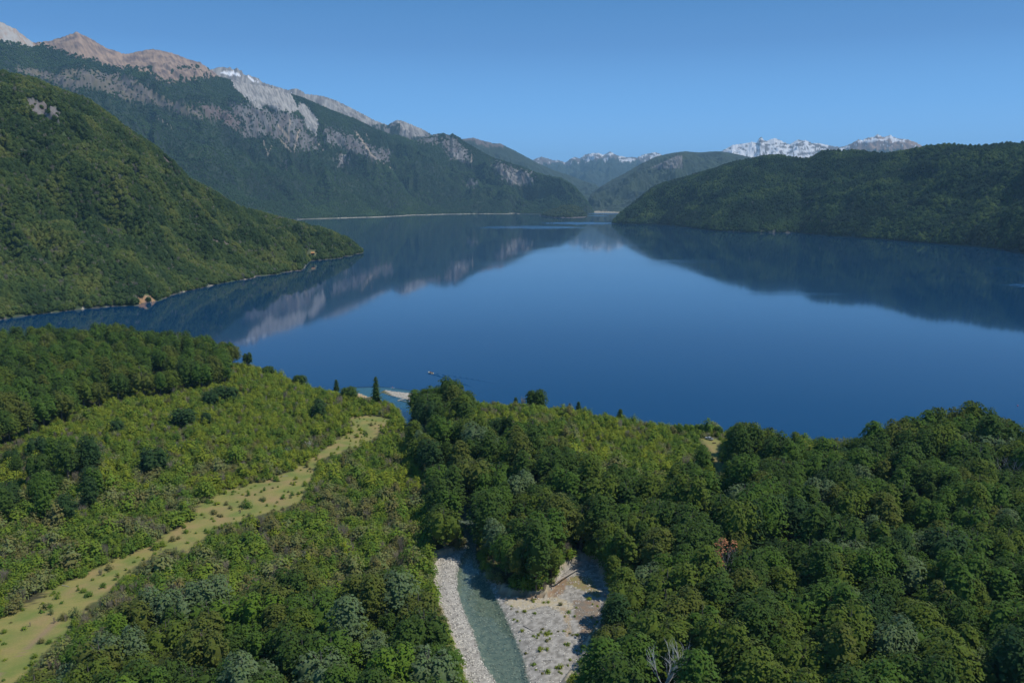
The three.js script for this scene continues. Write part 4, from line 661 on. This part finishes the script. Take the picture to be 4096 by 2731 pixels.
// ---------------------------------------------------------------- dead trees, logs
function makeDead(seed, H, spread, forks) {
  const r = rngOf(seed), wood = [];
  const grow = (p, d, len, rad, depth) => {
    let q = p, dir = d.clone(); const seg = 3;
    for (let s = 0; s < seg; s++) { const nd = dir.clone().add(new THREE.Vector3((r() - 0.5) * 0.35, (r() - 0.3) * 0.2, (r() - 0.5) * 0.35)).normalize(), e = q.clone().addScaledVector(nd, len / seg); limb(wood, q.toArray(), e.toArray(), rad * (1 - s / seg * 0.45), rad * (1 - (s + 1) / seg * 0.45), depth > 2 ? 4 : 6); q = e; dir = nd; if (depth < 4 && s > 0) { const k = depth === 0 ? 1 : 1; for (let i = 0; i < k; i++) { const a = r() * 6.283, side = new THREE.Vector3(Math.cos(a), 0.25 + 0.5 * r(), Math.sin(a)).multiplyScalar(spread).add(dir).normalize(); grow(q, side, len * (0.4 + 0.3 * r()), rad * 0.42, depth + 1); } } }
    if (depth < 3) for (let i = 0; i < (depth === 0 ? forks : 2); i++) { const a = r() * 6.283; grow(q, dir.clone().add(new THREE.Vector3(Math.cos(a), 0.3, Math.sin(a)).multiplyScalar(0.55)).normalize(), len * 0.62, rad * 0.5, depth + 1); }
  };
  grow(new THREE.Vector3(0, -0.3, 0), new THREE.Vector3(0, 1, 0), H * 0.45, H * 0.016 + 0.06, 0);
  const g = mergeGeometries(wood); g.computeBoundingBox(); g.scale(1, H / g.boundingBox.max.y, 1); return g;
}
const dead = (px, py, H, seed, spread, label, m = deadMat, forks = 3) => { const [x, z] = at(px, py, 3 + H), g = makeDead(seed, H, spread, forks), o = new THREE.Mesh(g, m); add(o, 'dead_tree'); shade(o); o.position.set(x, ground(x, z), z); tag(o, label, 'dead tree'); return o; };
dead(2640, 2545, 27, 41, 0.8, 'bleached bare dead tree with forked limbs at the foot of the dense wood', deadMat, 4);
dead(712, 1322, 24, 42, 0.9, 'grey leafless tree rising from the top of the inlet wood', mat(S(150, 144, 138)));
dead(668, 1448, 17, 43, 0.9, 'grey leafless tree in the front edge of the inlet wood', mat(S(138, 134, 128)));
dead(722, 1480, 9, 44, 1.0, 'small white forked snag before the inlet wood');
dead(1238, 1765, 7, 45, 0.5, 'thin white snag in the scrub above the meadow');
dead(1150, 1790, 7, 46, 0.5, 'thin grey snag left of the white one above the meadow', mat(S(150, 146, 140)));
dead(2905, 2185, 21, 47, 0.9, 'bare grey limbs beside the orange-leaved tree', mat(S(140, 136, 132)));
dead(3030, 1985, 22, 48, 0.9, 'white bare-limbed tree in the middle of the dense wood');
dead(4060, 1830, 22, 49, 1.0, 'pale grey dead crown near the tall lakeside trees', mat(S(156, 150, 146)));
dead(2680, 2300, 20, 50, 1.0, 'grey tangled dead tree left of and below the orange-leaved tree', mat(S(140, 136, 134)));
dead(1230, 2205, 6, 51, 0.6, 'slanting white snag in the scrub above the river');
{
  // orange, dying tree
  const [x, z] = at(2905, 2160, 24), r = rngOf(61), L = new Leaves(r), o = new THREE.Group(), H = 21, wood = [];
  limb(wood, [0, -0.3, 0], [0.3, H * 0.5, 0.2], 0.4, 0.28, 6);
  for (const [bx, by, bz] of [[-2.6, 0.93, 1], [-1.4, 1.0, 0.6], [-3.3, 0.8, 1.4], [-2.9, 0.72, 2], [-0.4, 0.95, 0.2], [2.6, 0.95, 0.5], [1.6, 0.86, 0.8], [-3.4, 0.58, 2.4], [-2.2, 0.62, 2.6], [-1.5, 0.83, 1.6]]) { limb(wood, [0.3, H * 0.5, 0.2], [bx, by * H, bz], 0.16, 0.04, 4); L.bough(bx * 1.15, by * H, bz, 1.5, 0.7, 26, 0.4, [1, 0.9 + 0.2 * r(), 1], [0, 0]); }
  add(o, 'beech_tree'); part(o, 'trunk', mergeGeometries(wood), twigMat); part(o, 'crown', L.geo(), mat(S(176, 116, 76), 0.8, { vertexColors: true, side: THREE.DoubleSide }));
  o.position.set(x, ground(x, z), z); tag(o, 'dying tree with rust-orange leaves in the dense green wood', 'tree');
}
function log(a, b, r0, r1, label, m, extra) {
  const wood = [], n = 5, A = new THREE.Vector3(...a), B = new THREE.Vector3(...b); let p = A;
  for (let i = 1; i <= n; i++) { const q = A.clone().lerp(B, i / n).add(new THREE.Vector3(0.12 * N2(i, a[0]), 0.06 * N2(i, a[2]), 0.12 * N2b(i, a[0]))); limb(wood, p.toArray(), q.toArray(), lerp(r0, r1, (i - 1) / n), lerp(r0, r1, i / n), 7); p = q; }
  const o = new THREE.Group(); add(o, 'fallen_log'); part(o, 'trunk', mergeGeometries(wood), m);
  if (extra) extra(o, A, B);
  tag(o, label, 'log'); return o;
}
const onGround = (px, py, dy = 0.3) => { let h = 2; for (let i = 0; i < 4; i++) { const [x, z] = at(px, py, h); h = ground(x, z); } const [x, z] = at(px, py, h); return [x, h + dy, z]; };
log(onGround(2215, 2336, 0.5), onGround(2312, 2284, 0.9), 0.42, 0.2, 'long bleached fallen trunk with roots across the gravel bend', mat(S(170, 160, 148)), (o, A, B) => {
  const r = rngOf(7), list = []; for (let i = 0; i < 9; i++) limb(list, A.toArray(), [A.x - 1.2 - 1.6 * r(), A.y + (r() - 0.35) * 1.2, A.z + 0.4 + (r() - 0.5) * 2.6], 0.14, 0.03, 4); part(o, 'roots', mergeGeometries(list), mat(S(150, 140, 128)));
  const l2 = []; const q = A.clone().lerp(B, 0.55); for (let i = 0; i < 7; i++) limb(l2, A.clone().lerp(B, 0.35 + 0.08 * i).toArray(), [q.x - 2 + 4 * r(), q.y + 0.6 + r(), q.z - 1.6 - 1.6 * r()], 0.08, 0.02, 4); part(o, 'branches', mergeGeometries(l2), mat(S(166, 158, 150)));
});
log(onGround(2093, 2503, 0.15), onGround(2134, 2525, 0.15), 0.16, 0.1, 'grey driftwood pole lying on the gravel bar', mat(S(150, 142, 132)));
log(onGround(2175, 2642, 0.15), onGround(2214, 2640, 0.15), 0.16, 0.12, 'pale driftwood log lower on the gravel bar', mat(S(196, 190, 180)));
log([...at(1590, 1602, 0.3)].toSpliced(1, 0, 0.3), [...at(1624, 1593, 0.7)].toSpliced(1, 0, 0.7), 0.3, 0.24, 'pale driftwood trunk jutting into the river mouth', mat(S(186, 182, 170)));
log([...at(1602, 1601, 0.25)].toSpliced(1, 0, 0.25), [...at(1640, 1609, 0.5)].toSpliced(1, 0, 0.5), 0.28, 0.22, 'second driftwood trunk lying against the bank at the river mouth', mat(S(176, 172, 160)));
log(onGround(2851, 1774, 0.3), onGround(2864, 1773, 0.3), 0.4, 0.3, 'dark log lying on the grass clearing near the pickup', mat(S(84, 64, 48)));
log(onGround(246, 2342, 0.15), onGround(274, 2347, 0.12), 0.12, 0.08, 'thin pale log at the upper edge of the meadow', mat(S(190, 180, 160)));
log(onGround(1118, 1907, 0.15), onGround(1150, 1903, 0.12), 0.14, 0.1, 'weathered log at the scrub edge of the meadow', mat(S(176, 168, 150)));
{ const [x, z] = at(1876, 1580, 6), m = new THREE.Mesh(new THREE.CylinderGeometry(0.12, 0.3, 4.5, 7), deadMat); m.geometry.translate(0, 2.25, 0); add(m, 'tree_stump'); shade(m); m.position.set(x, ground(x, z), z); m.rotation.z = 0.08; tag(m, 'white broken stump in the scrub by the lake', 'stump'); }

// ---------------------------------------------------------------- people (one continuous body each)
function body(bones, cellSize, colourAt) {
  const lo = [1e9, 1e9, 1e9], hi = [-1e9, -1e9, -1e9]; for (const [a, b, ra, rb] of bones) for (const [p, r] of [[a, ra], [b, rb]]) for (let k = 0; k < 3; k++) { lo[k] = Math.min(lo[k], p[k] - r - 0.08); hi[k] = Math.max(hi[k], p[k] + r + 0.08); }
  const size = Math.max(hi[0] - lo[0], hi[1] - lo[1], hi[2] - lo[2]), res = Math.min(90, Math.ceil(size / cellSize)), mid = [0, 1, 2].map((k) => (lo[k] + hi[k]) / 2), mc = new MarchingCubes(res, new THREE.MeshStandardMaterial(), false, false, 60000);
  for (let z = 0; z < res; z++) for (let y = 0; y < res; y++) for (let x = 0; x < res; x++) {
    const p = [x, y, z].map((i, k) => mid[k] + ((i - res / 2) / (res / 2)) * size / 2); let d = 0; let acc = 0; const kk = 0.035;
    for (const [a, b, ra, rb] of bones) { const ab = [b[0] - a[0], b[1] - a[1], b[2] - a[2]], t = clamp(((p[0] - a[0]) * ab[0] + (p[1] - a[1]) * ab[1] + (p[2] - a[2]) * ab[2]) / (ab[0] ** 2 + ab[1] ** 2 + ab[2] ** 2 || 1)); acc += Math.exp(-(Math.hypot(p[0] - a[0] - ab[0] * t, p[1] - a[1] - ab[1] * t, p[2] - a[2] - ab[2] * t) - lerp(ra, rb, t)) / kk); }
    d = -kk * Math.log(acc + 1e-30); mc.field[x + y * res + z * res * res] = -d;
  }
  mc.isolation = 0; mc.update();
  const n = mc.count, pos = Array.from(mc.positionArray.subarray(0, n * 3)), col = [];
  for (let i = 0; i < n; i++) { for (let k = 0; k < 3; k++) pos[3 * i + k] = mid[k] + pos[3 * i + k] * size / 2; col.push(...colourAt(pos[3 * i], pos[3 * i + 1], pos[3 * i + 2])); }
  return geoOf(pos, null, col);
}
const skin = S(190, 140, 112), hair = S(48, 38, 30);
function sitter(shirt, trousers) {   // sitting on a bench 0.45 m up, facing -x
  const L = []; for (const s of [-1, 1]) L.push([[0, 0.52, 0.1 * s], [-0.44, 0.5, 0.13 * s], 0.09, 0.07], [[-0.44, 0.5, 0.13 * s], [-0.48, 0.08, 0.13 * s], 0.065, 0.045], [[-0.48, 0.06, 0.13 * s], [-0.62, 0.04, 0.14 * s], 0.045, 0.035], [[0, 0.98, 0.17 * s], [-0.08, 0.72, 0.24 * s], 0.06, 0.045], [[-0.08, 0.72, 0.24 * s], [-0.32, 0.64, 0.18 * s], 0.042, 0.032], [[-0.32, 0.64, 0.18 * s], [-0.4, 0.62, 0.16 * s], 0.03, 0.02]);
  L.push([[0, 0.52, 0], [0, 0.75, 0], 0.14, 0.13], [[0, 0.75, 0], [0, 0.97, 0], 0.14, 0.14], [[0, 1.0, 0], [0, 1.12, 0], 0.055, 0.05], [[-0.01, 1.2, 0], [0.01, 1.27, 0], 0.085, 0.1], [[-0.09, 1.19, 0], [-0.115, 1.18, 0], 0.015, 0.014]);
  return body(L, 0.03, (x, y, z) => (y > 1.29 || (y > 1.15 && x > 0.04) ? hair : y > 1.07 || x < -0.33 && y > 0.58 ? skin : y > 0.56 ? shirt : trousers));
}
function kneeler(shirt) {   // kneeling on the board, holding a paddle, facing -x
  const L = []; for (const s of [-1, 1]) L.push([[0.1, 0.3, 0.1 * s], [-0.28, 0.12, 0.14 * s], 0.09, 0.07], [[-0.28, 0.08, 0.14 * s], [0.18, 0.06, 0.13 * s], 0.06, 0.045], [[0.05, 0.82, 0.18 * s], [-0.12, 0.62, 0.27 * s], 0.055, 0.045], [[-0.12, 0.62, 0.27 * s], [-0.3, 0.62 + 0.12 * s, 0.3], 0.04, 0.03]);
  L.push([[0.1, 0.32, 0], [0.06, 0.58, 0], 0.14, 0.13], [[0.06, 0.58, 0], [0.04, 0.8, 0], 0.135, 0.135], [[0.03, 0.85, 0], [0.01, 0.96, 0], 0.055, 0.05], [[0, 1.04, 0], [0.01, 1.11, 0], 0.085, 0.1], [[-0.08, 1.03, 0], [-0.105, 1.02, 0], 0.015, 0.014]);
  return body(L, 0.03, (x, y) => (y > 1.13 || (y > 1.0 && x > 0.04) ? hair : y > 0.92 ? skin : y > 0.38 ? shirt : skin));
}
const clothes = new THREE.MeshStandardMaterial({ vertexColors: true, roughness: 0.85 });
function person(geo, pos, turn, label) { const m = new THREE.Mesh(geo, clothes); add(m, 'person'); shade(m); m.position.set(...pos); m.rotation.y = turn; tag(m, label, 'person'); return m; }

// ---------------------------------------------------------------- motorboat and its wake
{
  const [bx, bz] = at(1722, 1491, 0.3), turn = -0.74, o = new THREE.Group(); add(o, 'motorboat'); o.position.set(bx, 0, bz); o.rotation.y = turn; tag(o, 'cream open motorboat carrying passengers and trailing a wake', 'boat');
  // hull stations from bow (-x) to stern: [x, half beam at gunwale, half beam at chine, gunwale height, keel depth]
  const st = [[-3.1, 0.05, 0.02, 0.98, 0.45], [-2.5, 0.6, 0.25, 0.92, -0.05], [-1.6, 1.0, 0.65, 0.84, -0.22], [0, 1.2, 0.95, 0.76, -0.28], [1.6, 1.22, 1.02, 0.72, -0.28], [2.7, 1.18, 1.02, 0.72, -0.26]];
  const ring = ([x, b, c, h, k]) => [[x, h, -b], [x, h * 0.35, -lerp(c, b, 0.5)], [x, Math.max(k, k + 0.14), -c], [x, k, 0], [x, Math.max(k, k + 0.14), c], [x, h * 0.35, lerp(c, b, 0.5)], [x, h, b]];
  const pos = [], idx = [], R = st.map(ring); R.forEach((q) => q.forEach((p) => pos.push(...p)));
  for (let i = 0; i < R.length - 1; i++) for (let j = 0; j < 6; j++) { const a = i * 7 + j; idx.push(a, a + 1, a + 7, a + 1, a + 8, a + 7); }
  const e = (R.length - 1) * 7; for (let j = 1; j < 6; j++) idx.push(e, e + j + 1, e + j);
  part(o, 'hull', geoOf(pos, null, null, idx), mat(S(236, 220, 186), 0.4, { side: THREE.DoubleSide }));
  const deck = new THREE.Shape([[-3.0, 0], [-2.45, 0.55], [-1.5, 0.98], [-0.9, 1.06], [-0.9, -1.06], [-1.5, -0.98], [-2.45, -0.55]].map(([x, y]) => new THREE.Vector2(x, y))), dg = new THREE.ExtrudeGeometry(deck, { depth: 0.06, bevelEnabled: false }); dg.rotateX(-Math.PI / 2); dg.translate(0, 0.8, 0); part(o, 'foredeck', dg, mat(S(240, 226, 196), 0.4));
  const fl = new THREE.BoxGeometry(3.4, 0.05, 1.8); fl.translate(0.9, 0.2, 0); part(o, 'floor', fl, mat(S(196, 150, 110)));
  for (const x of [-0.3, 0.9, 2.1]) { const s = new RoundedBoxGeometry(0.45, 0.34, 1.8, 2, 0.05); s.translate(x, 0.4, 0); part(o, 'seat', s, mat(S(216, 170, 122), 0.7)); }
  for (const s of [-1, 1]) { const c = new THREE.CatmullRomCurve3(st.map(([x, b, , h]) => new THREE.Vector3(x, h, b * s))); part(o, 'rubbing_strip', new THREE.TubeGeometry(c, 16, 0.06, 6), mat(S(250, 244, 230), 0.4)); }
  const ws = new THREE.BoxGeometry(0.04, 0.4, 1.5); ws.rotateZ(0.5); ws.translate(-0.85, 1.02, 0); part(o, 'windscreen', ws, mat(S(60, 66, 72), 0.1));
  const en = new RoundedBoxGeometry(0.5, 0.7, 0.45, 2, 0.08); en.translate(2.95, 0.9, 0); const eng = part(o, 'outboard_motor', en, mat(S(40, 40, 44), 0.4)); const lg = new THREE.CylinderGeometry(0.09, 0.07, 1.0, 8); lg.translate(3.0, 0.2, 0); part(eng, 'leg', lg, mat(S(50, 50, 54)));
  shade(o);
  const local = (x, y, z) => { const v = new THREE.Vector3(x, y, z).applyEuler(new THREE.Euler(0, turn, 0)); return [bx + v.x, v.y, bz + v.z]; };
  const A = sitter(S(40, 40, 46), S(60, 60, 70)), B = sitter(S(196, 70, 50), S(70, 74, 84)), D = sitter(S(120, 118, 60), S(60, 60, 60));
  person(A, local(-0.3, 0.13, -0.5), turn, 'passenger in a black top on the front bench of the motorboat');
  person(B, local(0.9, 0.13, 0.45), turn, 'passenger in a red top on the middle bench of the motorboat');
  person(D, local(2.1, 0.13, 0.3), turn, 'person in an olive top by the outboard motor of the motorboat');
  person(B, local(2.1, 0.13, -0.45), turn, 'passenger in a red top on the stern bench of the motorboat');
  // wake: two diverging trains of low waves and a flat foamy strip behind the motor
  const p2 = [], i2 = [], nu = 150, nv = 70;
  for (let i = 0; i <= nu; i++) for (let j = 0; j <= nv; j++) {
    const u = i / nu * 78, half = 3 + u * 0.33, w = lerp(-half, half, j / nv), edge = Math.abs(w) / half, fade = sstep(0, 3, u) * sstep(78, 40, u) * sstep(1, 0.86, edge);
    const arm = Math.exp(-(((Math.abs(w) - (1.1 + u * 0.17)) / (0.8 + u * 0.015)) ** 2)), waves = Math.sin((u * 0.55 + Math.abs(w) * 2.1) * 1.15);
    const h = 0.006 + fade * (0.34 * arm * waves + 0.02 * Math.sin(u * 1.9 - Math.abs(w) * 1.2) * sstep(30, 5, u) + 0.018 * N2(u / 2, w / 2)), v = local(u + 2, 0, w);
    p2.push(v[0], Math.max(0.004, 0.012 + h * (1 - sstep(0.9, 1, edge))), v[2]);
  }
  for (let i = 0; i < nu; i++) for (let j = 0; j < nv; j++) { const a = i * (nv + 1) + j; i2.push(a, a + 1, a + nv + 1, a + 1, a + nv + 2, a + nv + 1); }
  const wm = new THREE.MeshPhysicalMaterial({ color: lakeMat.color, roughness: 0.09, ior: 1.333 }), wake = new THREE.Mesh(geoOf(p2, null, null, i2), wm); wake.receiveShadow = true; tag(add(wake, 'boat_wake'), 'fan of small waves spreading behind the motorboat', 'wake', null, 'structure');
}
// ---------------------------------------------------------------- paddleboard
{
  const [x, z] = at(1570, 1551, 0.05), o = new THREE.Group(); add(o, 'paddleboard'); o.position.set(x, 0, z); o.rotation.y = -0.15; tag(o, 'pale blue paddleboard on the lake off the gravel spit', 'paddleboard');
  const s = new THREE.Shape(); s.moveTo(-1.65, 0); s.bezierCurveTo(-1.3, 0.36, -0.6, 0.4, 0, 0.4); s.bezierCurveTo(0.8, 0.4, 1.4, 0.32, 1.6, 0.12); s.lineTo(1.6, -0.12); s.bezierCurveTo(1.4, -0.32, 0.8, -0.4, 0, -0.4); s.bezierCurveTo(-0.6, -0.4, -1.3, -0.36, -1.65, 0);
  const g = new THREE.ExtrudeGeometry(s, { depth: 0.1, bevelEnabled: true, bevelSize: 0.03, bevelThickness: 0.03, bevelSegments: 2 }); g.rotateX(-Math.PI / 2); g.translate(0, 0.03, 0); part(o, 'board', g, mat(S(206, 228, 236), 0.4));
  const pad = new THREE.BoxGeometry(1.4, 0.02, 0.55); pad.translate(0.1, 0.175, 0); part(o, 'deck_pad', pad, mat(S(120, 170, 196)));
  const k = person(kneeler(S(196, 52, 58)), [x, 0.17, z], -0.15, 'person in a red vest kneeling on the pale paddleboard');
  const pd = new THREE.Group(); add(pd, 'paddle'); const sh = new THREE.CylinderGeometry(0.018, 0.018, 1.7, 6); part(pd, 'shaft', sh, mat(S(60, 60, 60))); const bl = new THREE.BoxGeometry(0.16, 0.4, 0.03); bl.translate(0, -0.95, 0); part(pd, 'blade', bl, mat(S(200, 60, 50))); pd.position.set(x - 0.3, 0.86, z + 0.32); pd.rotation.x = -0.35; tag(pd, 'paddle in the hands of the person on the paddleboard', 'paddle');
}
{ const [x, z] = at(4073, 1622, 0.2), o = new THREE.Group(); add(o, 'buoy'); o.position.set(x, 0, z); const g = new THREE.SphereGeometry(0.42, 16, 12); g.translate(0, 0.2, 0); part(o, 'float', g, mat(S(214, 96, 116), 0.5)); const c = new THREE.CylinderGeometry(0.08, 0.1, 0.24, 8); c.translate(0, 0.7, 0); part(o, 'eye', c, mat(S(220, 200, 205), 0.5)); tag(o, 'small pinkish-red float on the lake beyond the tall lakeside trees', 'buoy'); }
// ---------------------------------------------------------------- pickup truck in the clearing
{
  const p = onGround(2837, 1758, 0), o = new THREE.Group(); add(o, 'pickup_truck'); o.position.set(...p); o.rotation.y = 2.25; tag(o, 'silver double-cab pickup parked on the grass clearing by the lake', 'pickup');   // local +x is the nose
  const silver = mat(S(206, 208, 212), 0.3, { metalness: 0.3 }), glass = mat(S(24, 28, 32), 0.08), black = mat(S(26, 26, 28), 0.7);
  const ext = (pts, w, bev = 0.05) => { const g = new THREE.ExtrudeGeometry(new THREE.Shape(pts.map(([x, y]) => new THREE.Vector2(x, y))), { depth: w - 2 * bev, bevelEnabled: true, bevelSize: bev, bevelThickness: bev, bevelSegments: 2 }); g.translate(0, 0, -w / 2 + bev); return g; };
  part(o, 'body', ext([[-2.6, 0.5], [2.4, 0.5], [2.6, 0.7], [2.55, 1.05], [1.15, 1.15], [1.1, 1.12], [-0.75, 1.12], [-0.75, 0.72], [-2.5, 0.72], [-2.6, 0.72]], 1.8), silver);
  part(o, 'cab', ext([[1.15, 1.1], [0.45, 1.72], [-0.6, 1.76], [-0.8, 1.68], [-0.85, 1.1]], 1.62, 0.06), silver);
  for (const s of [-1, 1]) { const w = new THREE.BoxGeometry(1.25, 0.42, 0.02); w.translate(-0.1, 1.42, 0.825 * s); part(o, 'side_window', w, glass); const b = new RoundedBoxGeometry(1.85, 0.55, 0.1, 2, 0.03); b.translate(-1.68, 0.98, 0.86 * s); part(o, 'bed_side', b, silver); }
  const wsg = new THREE.BoxGeometry(0.03, 0.82, 1.4); wsg.rotateZ(0.85); wsg.translate(0.86, 1.44, 0); part(o, 'windscreen', wsg, glass);
  const rw = new THREE.BoxGeometry(0.03, 0.36, 1.3); rw.translate(-0.9, 1.45, 0); part(o, 'rear_window', rw, glass);
  const tg = new RoundedBoxGeometry(0.09, 0.55, 1.62, 2, 0.03); tg.translate(-2.58, 0.98, 0); const tail = part(o, 'tailgate', tg, silver); const th = new THREE.BoxGeometry(0.03, 0.08, 0.3); th.translate(-2.64, 1.08, 0); part(tail, 'handle', th, black);
  const bf = new RoundedBoxGeometry(0.2, 0.25, 1.75, 2, 0.05); bf.translate(2.6, 0.58, 0); part(o, 'front_bumper', bf, black); const br = new RoundedBoxGeometry(0.16, 0.2, 1.7, 2, 0.05); br.translate(-2.66, 0.56, 0); part(o, 'rear_bumper', br, black);
  const rb = new THREE.BoxGeometry(0.08, 0.5, 1.5); rb.translate(-1.0, 1.35, 0); part(o, 'bed_rack', rb, black);
  for (const s of [-1, 1]) { const tl = new THREE.BoxGeometry(0.04, 0.3, 0.14); tl.translate(-2.64, 0.98, 0.86 * s); part(o, 'tail_lamp', tl, mat(S(150, 24, 20), 0.3)); const hl = new THREE.BoxGeometry(0.08, 0.16, 0.36); hl.translate(2.56, 0.9, 0.68 * s); part(o, 'headlight', hl, mat(S(220, 224, 228), 0.1)); }
  for (const x of [-1.65, 1.6]) for (const s of [-1, 1]) { const g = new THREE.TorusGeometry(0.27, 0.11, 10, 20); g.translate(x, 0.38, 0.8 * s); const w = part(o, 'wheel', g, black); const rim = new THREE.CylinderGeometry(0.2, 0.2, 0.18, 16); rim.rotateX(Math.PI / 2); rim.translate(x, 0.38, 0.81 * s); part(w, 'rim', rim, mat(S(150, 150, 154), 0.4, { metalness: 0.5 })); }
  shade(o);
}
// ---------------------------------------------------------------- timber shelter on the left shore
{
  // stands on the slope a little above the water
  let best = null; for (let u = 0.8; u < 1; u += 0.002) for (let v = 0.02; v < 0.5; v += 0.01) { const s = Il.sample(u, v), [px, py] = proj(s.x, s.y, s.z), d = Math.hypot(px - 1244, (py - 1016) * 2); if (!best || d < best.d) best = { d, ...s }; }
  const o = new THREE.Group(); add(o, 'timber_shelter'); o.position.set(best.x, best.y, best.z); o.rotation.y = 0.35; o.scale.setScalar(0.85); tag(o, 'long shelter with an orange timber roof in the shore forest', 'shelter');
  const timber = mat(S(188, 138, 88), 0.8), wall = mat(S(70, 54, 42));
  const wl = new THREE.BoxGeometry(14, 3.2, 6); wl.translate(0, 1.4, 0); part(o, 'wall', wl, wall);
  for (let k = 0; k < 14; k++) for (const s of [-1, 1]) { const b = new THREE.BoxGeometry(1.06, 0.1, 6.2); b.rotateX(0.62 * s); b.translate(-7.15 + k * 1.1, 6.0, 2.5 * s); b.translate(0, -1.6, 0); part(o, 'roof_board', b, timber); }
  for (const x of [-6.6, 0, 6.6]) { const g = new THREE.CylinderGeometry(0.14, 0.14, 3.4, 8); g.translate(x, 1.2, 4.4); part(o, 'post', g, timber); }
  const dr = new THREE.BoxGeometry(1.2, 2.2, 0.1); dr.translate(1.5, 1.2, 3.05); part(o, 'door', dr, mat(S(40, 32, 28)));
  shade(o);
}
renderer.render(scene, camera);
